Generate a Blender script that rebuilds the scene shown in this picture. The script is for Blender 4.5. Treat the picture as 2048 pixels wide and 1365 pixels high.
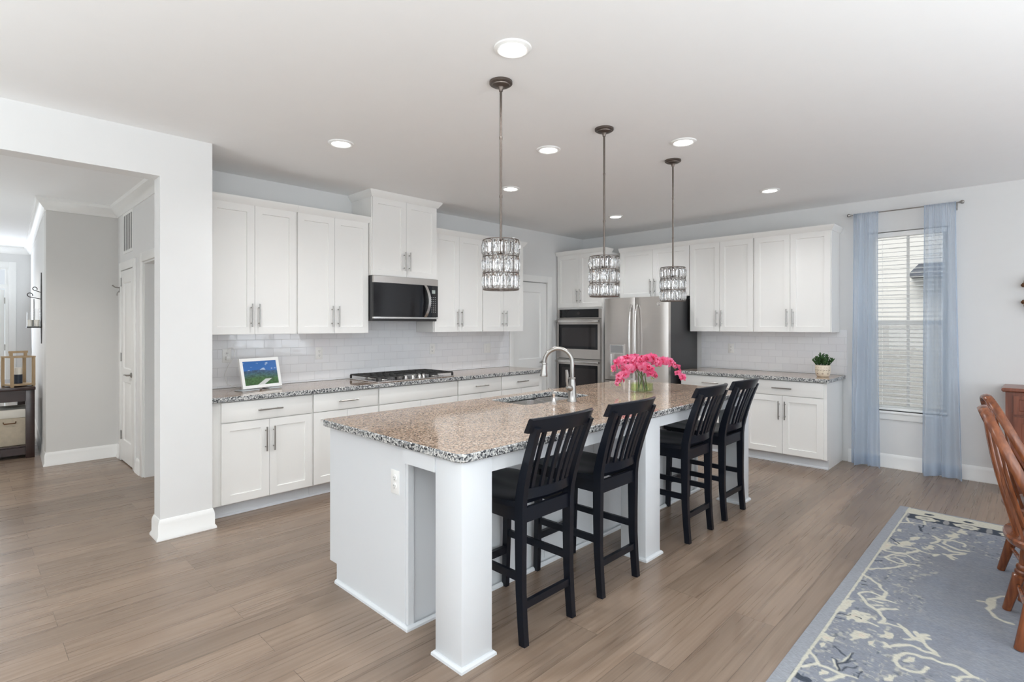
import bpy, bmesh, math, random
import numpy as np
from mathutils import Vector, Matrix
PI = math.pi
R = math.radians
random.seed(7)
for _o in list(bpy.data.objects):
    bpy.data.objects.remove(_o, do_unlink=True)
SC = bpy.context.scene
COL = SC.collection

# ------------------------------------------------------------------ camera, world, light, exposure
cam_d = bpy.data.cameras.new('camera')
cam = bpy.data.objects.new('camera', cam_d)
COL.objects.link(cam)
cam_d.sensor_fit = 'HORIZONTAL'
cam_d.sensor_width = 36.0
cam_d.lens = 36.0 * 1079.28 / 2048.0
cam_d.shift_y = -(682.5 - 650.93) / 2048.0
cam_d.clip_start = 0.05
cam_d.clip_end = 200
cam.location = (-6.6007, -4.9419, 1.4466)
cam.rotation_euler = (R(90), 0, 0.7725 - PI / 2)
SC.camera = cam

H = 2.743
world = bpy.data.worlds.new('sky')
SC.world = world
world.use_nodes = True
_bg = world.node_tree.nodes['Background']
_bg.inputs['Color'].default_value = (0.86, 0.93, 1.0, 1)
_bg.inputs['Strength'].default_value = 0.8

SC.view_settings.view_transform = 'Standard'
SC.view_settings.look = 'None'
SC.view_settings.gamma = 1.0
SC.view_settings.use_curve_mapping = False
SC.view_settings.exposure = 0.2
try:
    SC.cycles.max_bounces = 10
    SC.cycles.diffuse_bounces = 6
    SC.cycles.glossy_bounces = 4
    SC.cycles.transmission_bounces = 8
    SC.cycles.transparent_max_bounces = 10
    SC.cycles.caustics_reflective = False
    SC.cycles.caustics_refractive = False
    SC.cycles.sample_clamp_indirect = 6.0
    SC.cycles.use_denoising = True
except Exception:
    pass


def area_light(name, loc, rot, sx, sy, power, color=(1, 1, 1), spread=PI):
    d = bpy.data.lights.new(name, 'AREA')
    d.shape = 'RECTANGLE'
    d.size, d.size_y = sx, sy
    d.energy = power
    d.color = color
    d.spread = spread
    o = bpy.data.objects.new(name, d)
    COL.objects.link(o)
    o.location = loc
    o.rotation_euler = rot
    return o


DAY = (0.87, 0.945, 1.03)
# daylight falling through the windows of the dining side (back wall) and of the living side (left wall)
BACK_WIN = [(-9.6, 1.9), (-6.9, 1.9), (-4.2, 1.9), (-1.6, 1.5)]
# each opening gets sky light and an up-tilted lamp added to brighten the ceiling
for _x, _w in BACK_WIN:
    area_light('sky_back_window', (_x, -7.93, 1.45), (R(90), 0, 0), _w, 1.9, 6, DAY)
    area_light('ceiling_fill_back_window', (_x, -7.92, 1.2), (R(155), 0, 0), _w, 1.5, 34, DAY)
LEFT_WIN = [(-5.9, 2.2), (-2.6, 2.2)]
for _y, _w in LEFT_WIN:
    area_light('sky_left_window', (-10.93, _y, 1.4), (R(90), 0, R(-90)), _w, 2.1, 6, DAY)
    area_light('ceiling_fill_left_window', (-10.92, _y, 1.2), (R(155), 0, R(-90)), _w, 1.7, 30, DAY)
area_light('hall_fill_by_front_door', (-6.9, 7.05, 1.6), (R(-120), 0, 0), 1.4, 1.6, 45, DAY)  # lamp added inside the closed door, tilted up to brighten the hall
# unseen uplights added to brighten the ceiling from behind and beside the camera
UP = [(-7.7, -6.2, 0.7, 740), (-4.9, -7.0, 0.6, 270), (-9.3, -2.4, 0.7, 420), (-7.7, 2.6, 0.8, 75)]
for _x, _y, _z, _p in UP:
    _d = bpy.data.lights.new('fill_uplight', 'SPOT')
    _d.energy = _p
    _d.spot_size = R(165)
    _d.spot_blend = 1.0
    _d.shadow_soft_size = 0.30
    _d.color = (0.90, 0.985, 1.02)
    _o = bpy.data.objects.new('fill_uplight', _d)
    COL.objects.link(_o)
    _o.location = (_x, _y, _z)
    _o.rotation_euler = (PI, 0, 0)
# broad sun lamp added to brighten the house next door
_d = bpy.data.lights.new('sun', 'SUN')
_d.energy = 2.9
_d.angle = R(50)
_d.color = (1.0, 0.97, 0.92)
_o = bpy.data.objects.new('sun', _d)
COL.objects.link(_o)
_o.rotation_euler = (0, R(-42), R(-12))

# ------------------------------------------------------------------ materials
MATS = {}


def nmat(name):
    m = bpy.data.materials.new(name)
    m.use_nodes = True
    nt = m.node_tree
    b = nt.nodes['Principled BSDF']
    MATS[name] = m
    return m, nt, b


def N(nt, typ, **kw):
    n = nt.nodes.new(typ)
    for k, v in kw.items():
        setattr(n, k, v)
    return n


def L(nt, a, b):
    nt.links.new(a, b)


def simple(name, col, rough=0.5, metal=0.0, var=0.03, scale=8.0, bump=0.0, bscale=60.0, spec=0.5, coat=0.0, emit=0.0, stretch=None):
    """plain finish with a faint procedural unevenness"""
    m, nt, b = nmat(name)
    tc = N(nt, 'ShaderNodeTexCoord')
    mp = N(nt, 'ShaderNodeMapping')
    if stretch:
        mp.inputs['Scale'].default_value = stretch
    L(nt, tc.outputs['Object'], mp.inputs['Vector'])
    no = N(nt, 'ShaderNodeTexNoise')
    no.inputs['Scale'].default_value = scale
    no.inputs['Detail'].default_value = 3
    L(nt, mp.outputs['Vector'], no.inputs['Vector'])
    rp = N(nt, 'ShaderNodeMapRange')
    rp.inputs['To Min'].default_value = 1 - var
    rp.inputs['To Max'].default_value = 1 + var
    L(nt, no.outputs['Fac'], rp.inputs['Value'])
    mx = N(nt, 'ShaderNodeVectorMath', operation='SCALE')
    mx.inputs[0].default_value = col[:3]
    L(nt, rp.outputs['Result'], mx.inputs['Scale'])
    L(nt, mx.outputs['Vector'], b.inputs['Base Color'])
    b.inputs['Roughness'].default_value = rough
    b.inputs['Metallic'].default_value = metal
    b.inputs['Specular IOR Level'].default_value = spec
    b.inputs['Coat Weight'].default_value = coat
    b.inputs['Coat Roughness'].default_value = 0.1
    if bump:
        n2 = N(nt, 'ShaderNodeTexNoise')
        n2.inputs['Scale'].default_value = bscale
        L(nt, mp.outputs['Vector'], n2.inputs['Vector'])
        bp = N(nt, 'ShaderNodeBump')
        bp.inputs['Strength'].default_value = bump
        bp.inputs['Distance'].default_value = 0.002
        L(nt, n2.outputs['Fac'], bp.inputs['Height'])
        L(nt, bp.outputs['Normal'], b.inputs['Normal'])
    if emit:
        b.inputs['Emission Color'].default_value = (*col[:3], 1)
        b.inputs['Emission Strength'].default_value = emit
    return m


def srgb(r, g, b):
    f = lambda c: (c / 255 / 12.92) if c / 255 <= 0.04045 else ((c / 255 + 0.055) / 1.055) ** 2.4
    return (f(r), f(g), f(b))


WALL = simple('wall_paint', srgb(226, 226, 225), 0.85, var=0.012, bump=0.05, bscale=180)
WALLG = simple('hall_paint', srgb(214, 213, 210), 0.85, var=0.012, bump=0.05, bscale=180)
CEIL = simple('ceiling_paint', srgb(241, 241, 241), 0.9, var=0.01, bump=0.05, bscale=150)
TRIM = simple('trim_white', srgb(240, 240, 238), 0.4, var=0.01)
CAB = simple('cabinet_white', srgb(238, 237, 234), 0.38, var=0.008)
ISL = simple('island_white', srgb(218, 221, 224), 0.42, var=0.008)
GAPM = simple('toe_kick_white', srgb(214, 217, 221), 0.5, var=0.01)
NICKEL = simple('brushed_nickel', (0.38, 0.365, 0.345), 0.28, 1.0, var=0.05, scale=40)
CHROME = simple('polished_nickel', (0.78, 0.76, 0.74), 0.16, 1.0, var=0.03)
STEEL = simple('stainless_steel', (0.60, 0.565, 0.535), 0.3, 1.0, var=0.04, scale=5, stretch=(1, 1, 40))
STEELH = simple('handle_steel', (0.72, 0.70, 0.68), 0.22, 1.0, var=0.03)
BLACKG = simple('black_glass', (0.012, 0.012, 0.014), 0.04, var=0.02, spec=0.4)
OVENWIN = simple('oven_window_glass', (0.03, 0.026, 0.027), 0.06, var=0.05)
DARKM = simple('charcoal_enamel', (0.045, 0.045, 0.047), 0.35, var=0.04)
IRON = simple('cast_iron', (0.03, 0.029, 0.028), 0.55, var=0.1, bump=0.2, bscale=200)
BRONZE = simple('oiled_bronze', (0.15, 0.125, 0.11), 0.38, 0.85, var=0.15, scale=30)
STOOL = simple('stool_black', (0.0055, 0.0072, 0.0125), 0.30, var=0.12, scale=12, spec=0.32, coat=0.05)
PLATE = simple('plastic_white', srgb(238, 238, 236), 0.35, var=0.005)
SLOT = simple('slot_dark', (0.06, 0.06, 0.06), 0.5)
GRILLE = simple('grille_shadow_grey', (0.05, 0.05, 0.05), 0.8)
DARKWOOD = simple('espresso_wood', (0.030, 0.014, 0.012), 0.28, var=0.3, scale=6, stretch=(1, 1, 8), coat=0.3)
LANTERN = simple('weathered_oak', srgb(176, 152, 120), 0.6, var=0.2, scale=14, stretch=(3, 3, 0.6))
WAX = simple('candle_wax', srgb(240, 236, 226), 0.45, var=0.01)
NAVY = simple('navy_glass', (0.02, 0.03, 0.05), 0.15)
IRONB = simple('black_wrought_iron', (0.018, 0.016, 0.015), 0.4, var=0.1)
BASKET = simple('beige_linen_box', srgb(190, 178, 158), 0.85, var=0.15, scale=30, bump=0.4, bscale=220)
LEAF = simple('leaf_green', (0.030, 0.085, 0.022), 0.35, var=0.45, scale=22)
STEM = simple('stem_green', (0.10, 0.19, 0.035), 0.45, var=0.2, scale=20)
BUD = simple('bud_green', srgb(196, 190, 120), 0.5, var=0.2)
POT = simple('speckled_ceramic', srgb(226, 214, 194), 0.4, var=0.06, scale=70)
POTLINE = simple('pot_drawing_brown', srgb(120, 95, 78), 0.5)
SOIL = simple('soil', (0.03, 0.02, 0.014), 0.9, var=0.4, scale=60)
ORCHLIP = simple('orchid_throat', srgb(196, 24, 74), 0.5, var=0.1)
SIDING = None
ROOF = simple('dark_shingle', (0.06, 0.07, 0.09), 0.8, var=0.2, scale=20)
LAWN = simple('gravel_yard', (0.30, 0.30, 0.29), 0.95, var=0.3, scale=4)
SCREENF = simple('frame_white_plastic', srgb(243, 243, 241), 0.35)
ACR = simple('stand_clear_grey', srgb(190, 196, 200), 0.1)
BLIND = simple('blind_white', srgb(245, 245, 243), 0.5, var=0.005)
CORK = simple('burner_cap', (0.05, 0.05, 0.05), 0.45)
BRASSY = simple('aged_copper_iron', (0.16, 0.075, 0.035), 0.4, 0.6, var=0.3, scale=30)


def wood(name, c1, c2, rough=0.3, axis='Z', scale=1.0, coat=0.25):
    m, nt, b = nmat(name)
    tc = N(nt, 'ShaderNodeTexCoord')
    mp = N(nt, 'ShaderNodeMapping')
    s = {'X': (1.2, 14, 14), 'Y': (14, 1.2, 14), 'Z': (14, 14, 1.2)}[axis]
    mp.inputs['Scale'].default_value = [q * scale for q in s]
    L(nt, tc.outputs['Object'], mp.inputs['Vector'])
    no = N(nt, 'ShaderNodeTexNoise')
    no.inputs['Scale'].default_value = 3
    no.inputs['Detail'].default_value = 6
    no.inputs['Distortion'].default_value = 0.6
    L(nt, mp.outputs['Vector'], no.inputs['Vector'])
    cr = N(nt, 'ShaderNodeValToRGB')
    cr.color_ramp.elements[0].position = 0.3
    cr.color_ramp.elements[0].color = (*c1, 1)
    cr.color_ramp.elements[1].position = 0.7
    cr.color_ramp.elements[1].color = (*c2, 1)
    L(nt, no.outputs['Fac'], cr.inputs['Fac'])
    L(nt, cr.outputs['Color'], b.inputs['Base Color'])
    b.inputs['Roughness'].default_value = rough
    b.inputs['Coat Weight'].default_value = coat
    b.inputs['Coat Roughness'].default_value = 0.12
    return m


OAK = wood('honey_oak', srgb(88, 46, 27), srgb(140, 80, 45), 0.25)
CHERRY = wood('cherry_wood', srgb(104, 56, 40), srgb(140, 82, 60), 0.35)
TABLEW = wood('table_oak', srgb(150, 110, 90), srgb(186, 150, 128), 0.14, 'Y')


def floor_mat():
    m, nt, b = nmat('oak_plank_floor')
    tc = N(nt, 'ShaderNodeTexCoord')
    mp = N(nt, 'ShaderNodeMapping')
    mp.inputs['Location'].default_value = (0.37, 0.05, 0)
    L(nt, tc.outputs['Object'], mp.inputs['Vector'])
    br = N(nt, 'ShaderNodeTexBrick')
    br.offset = 0.37
    br.offset_frequency = 2
    br.inputs['Scale'].default_value = 1.0
    br.inputs['Brick Width'].default_value = 1.75
    br.inputs['Row Height'].default_value = 0.19
    br.inputs['Mortar Size'].default_value = 0.0014
    br.inputs['Mortar Smooth'].default_value = 0.3
    br.inputs['Color1'].default_value = (0, 0, 0, 1)
    br.inputs['Color2'].default_value = (1, 1, 1, 1)
    br.inputs['Mortar'].default_value = (0.5, 0.5, 0.5, 1)
    L(nt, mp.outputs['Vector'], br.inputs['Vector'])
    # per-plank shift of the grain
    sx = N(nt, 'ShaderNodeSeparateColor')
    L(nt, br.outputs['Color'], sx.inputs['Color'])
    cz = N(nt, 'ShaderNodeMath', operation='MULTIPLY')
    cz.inputs[1].default_value = 37.0
    L(nt, sx.outputs['Red'], cz.inputs[0])
    cb = N(nt, 'ShaderNodeCombineXYZ')
    L(nt, cz.outputs[0], cb.inputs['Z'])
    L(nt, cz.outputs[0], cb.inputs['X'])
    ad = N(nt, 'ShaderNodeVectorMath', operation='ADD')
    L(nt, tc.outputs['Object'], ad.inputs[0])
    L(nt, cb.outputs[0], ad.inputs[1])
    # fine grain
    m1 = N(nt, 'ShaderNodeMapping')
    m1.inputs['Scale'].default_value = (0.32, 20, 1)
    L(nt, ad.outputs[0], m1.inputs['Vector'])
    n1 = N(nt, 'ShaderNodeTexNoise')
    n1.inputs['Scale'].default_value = 3.2
    n1.inputs['Detail'].default_value = 3.0
    n1.inputs['Roughness'].default_value = 0.5
    L(nt, m1.outputs['Vector'], n1.inputs['Vector'])
    # cathedral rings: contour lines of a stretched noise field
    m2 = N(nt, 'ShaderNodeMapping')
    m2.inputs['Scale'].default_value = (0.55, 4.6, 1)
    L(nt, ad.outputs[0], m2.inputs['Vector'])
    n2 = N(nt, 'ShaderNodeTexNoise')
    n2.inputs['Scale'].default_value = 1.7
    n2.inputs['Detail'].default_value = 1.5
    n2.inputs['Roughness'].default_value = 0.4
    L(nt, m2.outputs['Vector'], n2.inputs['Vector'])
    mu = N(nt, 'ShaderNodeMath', operation='MULTIPLY')
    mu.inputs[1].default_value = 46
    L(nt, n2.outputs['Fac'], mu.inputs[0])
    n4 = N(nt, 'ShaderNodeMath', operation='MULTIPLY_ADD')
    n4.inputs[1].default_value = 1.2
    L(nt, n1.outputs['Fac'], n4.inputs[0])
    L(nt, mu.outputs[0], n4.inputs[2])
    sn = N(nt, 'ShaderNodeMath', operation='SINE')
    L(nt, n4.outputs[0], sn.inputs[0])
    rg = N(nt, 'ShaderNodeMapRange')
    rg.inputs['From Min'].default_value = 0.1
    rg.inputs['From Max'].default_value = 1.0
    L(nt, sn.outputs[0], rg.inputs['Value'])
    # slow tone drift
    n3 = N(nt, 'ShaderNodeTexNoise')
    n3.inputs['Scale'].default_value = 1.1
    n3.inputs['Detail'].default_value = 2
    L(nt, tc.outputs['Object'], n3.inputs['Vector'])
    cr = N(nt, 'ShaderNodeValToRGB')
    e = cr.color_ramp.elements
    e[0].position = 0.16
    e[0].color = (*srgb(119, 102, 88), 1)
    e[1].position = 0.75
    e[1].color = (*srgb(149, 129, 112), 1)
    L(nt, n1.outputs['Fac'], cr.inputs['Fac'])
    mxr = N(nt, 'ShaderNodeMix', data_type='RGBA', blend_type='MULTIPLY')
    L(nt, cr.outputs['Color'], mxr.inputs['A'])
    mxr.inputs['B'].default_value = (*srgb(190, 176, 162), 1)
    rf = N(nt, 'ShaderNodeMath', operation='MULTIPLY')
    rf.inputs[1].default_value = 0.24
    L(nt, rg.outputs['Result'], rf.inputs[0])
    L(nt, rf.outputs[0], mxr.inputs['Factor'])
    # plank-to-plank tone
    pr = N(nt, 'ShaderNodeMapRange')
    pr.inputs['To Min'].default_value = 0.84
    pr.inputs['To Max'].default_value = 1.12
    L(nt, sx.outputs['Red'], pr.inputs['Value'])
    dr = N(nt, 'ShaderNodeMapRange')
    dr.inputs['To Min'].default_value = 0.9
    dr.inputs['To Max'].default_value = 1.1
    L(nt, n3.outputs['Fac'], dr.inputs['Value'])
    mm = N(nt, 'ShaderNodeMath', operation='MULTIPLY')
    L(nt, pr.outputs['Result'], mm.inputs[0])
    L(nt, dr.outputs['Result'], mm.inputs[1])
    vs = N(nt, 'ShaderNodeVectorMath', operation='SCALE')
    L(nt, mxr.outputs['Result'], vs.inputs[0])
    L(nt, mm.outputs[0], vs.inputs['Scale'])
    # seams
    ms = N(nt, 'ShaderNodeMix', data_type='RGBA', blend_type='MULTIPLY')
    L(nt, vs.outputs[0], ms.inputs['A'])
    ms.inputs['B'].default_value = (0.45, 0.42, 0.4, 1)
    L(nt, br.outputs['Fac'], ms.inputs['Factor'])
    L(nt, ms.outputs['Result'], b.inputs['Base Color'])
    rr = N(nt, 'ShaderNodeMapRange')
    rr.inputs['To Min'].default_value = 0.22
    rr.inputs['To Max'].default_value = 0.36
    L(nt, n1.outputs['Fac'], rr.inputs['Value'])
    L(nt, rr.outputs['Result'], b.inputs['Roughness'])
    bp = N(nt, 'ShaderNodeBump')
    bp.inputs['Strength'].default_value = 0.12
    bp.inputs['Distance'].default_value = 0.0015
    hs = N(nt, 'ShaderNodeMath', operation='MULTIPLY_ADD')
    hs.inputs[1].default_value = -1.0
    L(nt, br.outputs['Fac'], hs.inputs[0])
    L(nt, n1.outputs['Fac'], hs.inputs[2])
    L(nt, hs.outputs[0], bp.inputs['Height'])
    L(nt, bp.outputs['Normal'], b.inputs['Normal'])
    return m


FLOOR = floor_mat()


def granite(name, cols, scale, rough):
    m, nt, b = nmat(name)
    tc = N(nt, 'ShaderNodeTexCoord')
    no = N(nt, 'ShaderNodeTexNoise')
    no.inputs['Scale'].default_value = scale * 0.8
    no.inputs['Detail'].default_value = 2
    L(nt, tc.outputs['Object'], no.inputs['Vector'])
    mixv = N(nt, 'ShaderNodeMix', data_type='VECTOR')
    mixv.inputs['Factor'].default_value = 0.012
    L(nt, tc.outputs['Object'], mixv.inputs['A'])
    L(nt, no.outputs['Color'], mixv.inputs['B'])
    vo = N(nt, 'ShaderNodeTexVoronoi')
    vo.inputs['Scale'].default_value = scale
    L(nt, mixv.outputs['Result'], vo.inputs['Vector'])
    se = N(nt, 'ShaderNodeSeparateColor')
    L(nt, vo.outputs['Color'], se.inputs['Color'])
    big = N(nt, 'ShaderNodeTexNoise')
    big.inputs['Scale'].default_value = 9
    big.inputs['Detail'].default_value = 3
    L(nt, tc.outputs['Object'], big.inputs['Vector'])
    ma = N(nt, 'ShaderNodeMath', operation='MULTIPLY_ADD')
    ma.inputs[1].default_value = 0.35
    L(nt, big.outputs['Fac'], ma.inputs[0])
    L(nt, se.outputs['Red'], ma.inputs[2])
    sb = N(nt, 'ShaderNodeMath', operation='SUBTRACT')
    sb.inputs[1].default_value = 0.175
    L(nt, ma.outputs[0], sb.inputs[0])
    cr = N(nt, 'ShaderNodeValToRGB')
    cr.color_ramp.interpolation = 'CONSTANT'
    el = cr.color_ramp.elements
    el[0].position = 0
    el[0].color = (*cols[0][1], 1)
    el[1].position = cols[1][0]
    el[1].color = (*cols[1][1], 1)
    for p, c in cols[2:]:
        n = el.new(p)
        n.color = (*c, 1)
    L(nt, sb.outputs[0], cr.inputs['Fac'])
    L(nt, cr.outputs['Color'], b.inputs['Base Color'])
    b.inputs['Roughness'].default_value = rough
    b.inputs['Specular IOR Level'].default_value = 0.55
    return m


GRAN = granite('granite_polished_tinted', [(0, srgb(92, 78, 68)), (0.15, srgb(138, 117, 100)), (0.30, srgb(170, 147, 128)), (0.58, srgb(187, 165, 146)), (0.82, srgb(154, 131, 113)), (0.93, srgb(202, 186, 170))], 150, 0.07)  # same stone as the edge, with a tan reflected tint put into its colour
GRANE = granite('granite_edge', [(0, srgb(56, 58, 62)), (0.20, srgb(116, 119, 122)), (0.40, srgb(172, 173, 172)), (0.68, srgb(206, 206, 203)), (0.90, srgb(140, 140, 140))], 135, 0.22)


def tile_mat(name, ax):
    m, nt, b = nmat(name)
    tc = N(nt, 'ShaderNodeTexCoord')
    sp = N(nt, 'ShaderNodeSeparateXYZ')
    L(nt, tc.outputs['Object'], sp.inputs[0])
    cb = N(nt, 'ShaderNodeCombineXYZ')
    L(nt, sp.outputs[ax], cb.inputs['X'])
    L(nt, sp.outputs['Z'], cb.inputs['Y'])
    br = N(nt, 'ShaderNodeTexBrick')
    br.offset = 0.5
    br.inputs['Scale'].default_value = 1.0
    br.inputs['Brick Width'].default_value = 0.154
    br.inputs['Row Height'].default_value = 0.0775
    br.inputs['Mortar Size'].default_value = 0.0016
    br.inputs['Mortar Smooth'].default_value = 0.6
    br.inputs['Color1'].default_value = (*srgb(234, 235, 238), 1)
    br.inputs['Color2'].default_value = (*srgb(240, 241, 243), 1)
    br.inputs['Mortar'].default_value = (*srgb(216, 217, 219), 1)
    L(nt, cb.outputs[0], br.inputs['Vector'])
    L(nt, br.outputs['Color'], b.inputs['Base Color'])
    b.inputs['Roughness'].default_value = 0.07
    # each tile lies slightly askew
    no = N(nt, 'ShaderNodeTexNoise')
    no.inputs['Scale'].default_value = 9
    L(nt, tc.outputs['Object'], no.inputs['Vector'])
    ma = N(nt, 'ShaderNodeMath', operation='MULTIPLY_ADD')
    ma.inputs[1].default_value = -1
    L(nt, br.outputs['Fac'], ma.inputs[0])
    L(nt, no.outputs['Fac'], ma.inputs[2])
    bp = N(nt, 'ShaderNodeBump')
    bp.inputs['Strength'].default_value = 0.5
    bp.inputs['Distance'].default_value = 0.003
    L(nt, ma.outputs[0], bp.inputs['Height'])
    L(nt, bp.outputs['Normal'], b.inputs['Normal'])
    return m


TILEX = tile_mat('subway_tile', 'X')
TILEY = tile_mat('subway_tile_side', 'Y')


def siding_mat():
    m, nt, b = nmat('vinyl_siding')
    tc = N(nt, 'ShaderNodeTexCoord')
    sp = N(nt, 'ShaderNodeSeparateXYZ')
    L(nt, tc.outputs['Object'], sp.inputs[0])
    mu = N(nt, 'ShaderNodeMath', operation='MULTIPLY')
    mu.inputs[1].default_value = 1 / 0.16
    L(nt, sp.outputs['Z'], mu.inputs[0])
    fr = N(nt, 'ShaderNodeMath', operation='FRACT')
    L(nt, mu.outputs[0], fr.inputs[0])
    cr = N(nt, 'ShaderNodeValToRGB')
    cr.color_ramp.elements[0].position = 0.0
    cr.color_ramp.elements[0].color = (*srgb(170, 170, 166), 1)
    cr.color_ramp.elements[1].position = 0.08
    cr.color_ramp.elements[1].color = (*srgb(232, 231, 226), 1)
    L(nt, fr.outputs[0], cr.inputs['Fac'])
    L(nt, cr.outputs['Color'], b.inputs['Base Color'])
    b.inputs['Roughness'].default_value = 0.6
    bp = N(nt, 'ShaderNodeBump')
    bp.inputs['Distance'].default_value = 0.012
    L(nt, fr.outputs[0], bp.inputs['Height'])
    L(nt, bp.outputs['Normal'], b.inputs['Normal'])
    return m


SIDING = siding_mat()


def glass_mat(name, col=(1, 1, 1), rough=0.0, ior=1.45):
    m, nt, b = nmat(name)
    b.inputs['Base Color'].default_value = (*col, 1)
    b.inputs['Transmission Weight'].default_value = 1.0
    b.inputs['Roughness'].default_value = rough
    b.inputs['IOR'].default_value = ior
    return m


def thin_glass(name, tint=(1, 1, 1), fac=0.12, rough=0.02):
    m, nt, b = nmat(name)
    out = nt.nodes['Material Output']
    tr = N(nt, 'ShaderNodeBsdfTransparent')
    tr.inputs['Color'].default_value = (*tint, 1)
    gl = N(nt, 'ShaderNodeBsdfGlossy')
    gl.inputs['Roughness'].default_value = rough
    fr = N(nt, 'ShaderNodeLayerWeight')
    fr.inputs['Blend'].default_value = 0.5
    pw = N(nt, 'ShaderNodeMath', operation='POWER')
    pw.inputs[1].default_value = 4.0
    L(nt, fr.outputs['Facing'], pw.inputs[0])
    mu = N(nt, 'ShaderNodeMath', operation='MULTIPLY_ADD')
    mu.inputs[1].default_value = 0.55
    mu.inputs[2].default_value = fac * 0.25
    L(nt, pw.outputs[0], mu.inputs[0])
    mx = N(nt, 'ShaderNodeMixShader')
    L(nt, mu.outputs[0], mx.inputs[0])
    L(nt, tr.outputs[0], mx.inputs[1])
    L(nt, gl.outputs[0], mx.inputs[2])
    L(nt, mx.outputs[0], out.inputs['Surface'])
    nt.nodes.remove(b)
    return m


CRYSTAL = glass_mat('crystal', (1.0, 1.0, 1.0), 0.0, 1.4)
GLASS = thin_glass('clear_glass')
PANE = thin_glass('window_pane', (0.98, 0.98, 0.98), 0.1)
WATER = thin_glass('vase_water', (0.80, 0.90, 0.58), 0.1)


def sheer(name, col, dens):
    m, nt, b = nmat(name)
    out = nt.nodes['Material Output']
    di = N(nt, 'ShaderNodeBsdfDiffuse')
    tl = N(nt, 'ShaderNodeBsdfTranslucent')
    tr = N(nt, 'ShaderNodeBsdfTransparent')
    tc = N(nt, 'ShaderNodeTexCoord')
    wv = N(nt, 'ShaderNodeTexNoise')
    wv.inputs['Scale'].default_value = 220
    mp = N(nt, 'ShaderNodeMapping')
    mp.inputs['Scale'].default_value = (1, 1, 0.25)
    L(nt, tc.outputs['Object'], mp.inputs['Vector'])
    L(nt, mp.outputs['Vector'], wv.inputs['Vector'])
    cr = N(nt, 'ShaderNodeMix', data_type='RGBA')
    cr.inputs['A'].default_value = (*[c * 0.97 for c in col], 1)
    cr.inputs['B'].default_value = (*[min(1, c * 1.03) for c in col], 1)
    L(nt, wv.outputs['Fac'], cr.inputs['Factor'])
    for n in (di, tl):
        L(nt, cr.outputs['Result'], n.inputs['Color'])
    m1 = N(nt, 'ShaderNodeMixShader')
    m1.inputs[0].default_value = 0.5
    L(nt, di.outputs[0], m1.inputs[1])
    L(nt, tl.outputs[0], m1.inputs[2])
    m2 = N(nt, 'ShaderNodeMixShader')
    m2.inputs[0].default_value = dens
    L(nt, tr.outputs[0], m2.inputs[1])
    L(nt, m1.outputs[0], m2.inputs[2])
    L(nt, m2.outputs[0], out.inputs['Surface'])
    nt.nodes.remove(b)
    return m


CURT = sheer('sheer_blue_linen', srgb(206, 219, 234), 0.62)
SCREEN = sheer('insect_screen', (0.22, 0.23, 0.24), 0.45)
PETAL = sheer('orchid_petal', srgb(250, 128, 178), 1.0)
def petal_tones():
    """blossoms differ from one another and pale toward some edges"""
    nt = PETAL.node_tree
    mix = [n for n in nt.nodes if n.type == 'MIX'][0]
    oi = N(nt, 'ShaderNodeObjectInfo')
    tx = N(nt, 'ShaderNodeTexNoise')
    tx.inputs['Scale'].default_value = 38
    tc = N(nt, 'ShaderNodeTexCoord')
    L(nt, tc.outputs['Object'], tx.inputs['Vector'])
    ad = N(nt, 'ShaderNodeMath', operation='MULTIPLY_ADD')
    ad.inputs[1].default_value = 0.55
    L(nt, oi.outputs['Random'], ad.inputs[0])
    L(nt, tx.outputs['Fac'], ad.inputs[2])
    sb = N(nt, 'ShaderNodeMath', operation='SUBTRACT')
    sb.inputs[1].default_value = 0.28
    sb.use_clamp = True
    L(nt, ad.outputs[0], sb.inputs[0])
    L(nt, sb.outputs[0], mix.inputs['Factor'])
    mix.inputs['A'].default_value = (*srgb(232, 60, 124), 1)
    mix.inputs['B'].default_value = (*srgb(255, 178, 210), 1)


petal_tones()


def emis(name, col, strength):
    m, nt, b = nmat(name)
    b.inputs['Base Color'].default_value = (*col, 1)
    b.inputs['Emission Color'].default_value = (*col, 1)
    b.inputs['Emission Strength'].default_value = strength
    return m


LED = emis('led_lens', (1.0, 0.98, 0.95), 9.0)
DISP = emis('display_grey', (0.30, 0.34, 0.32), 0.25)


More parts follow.
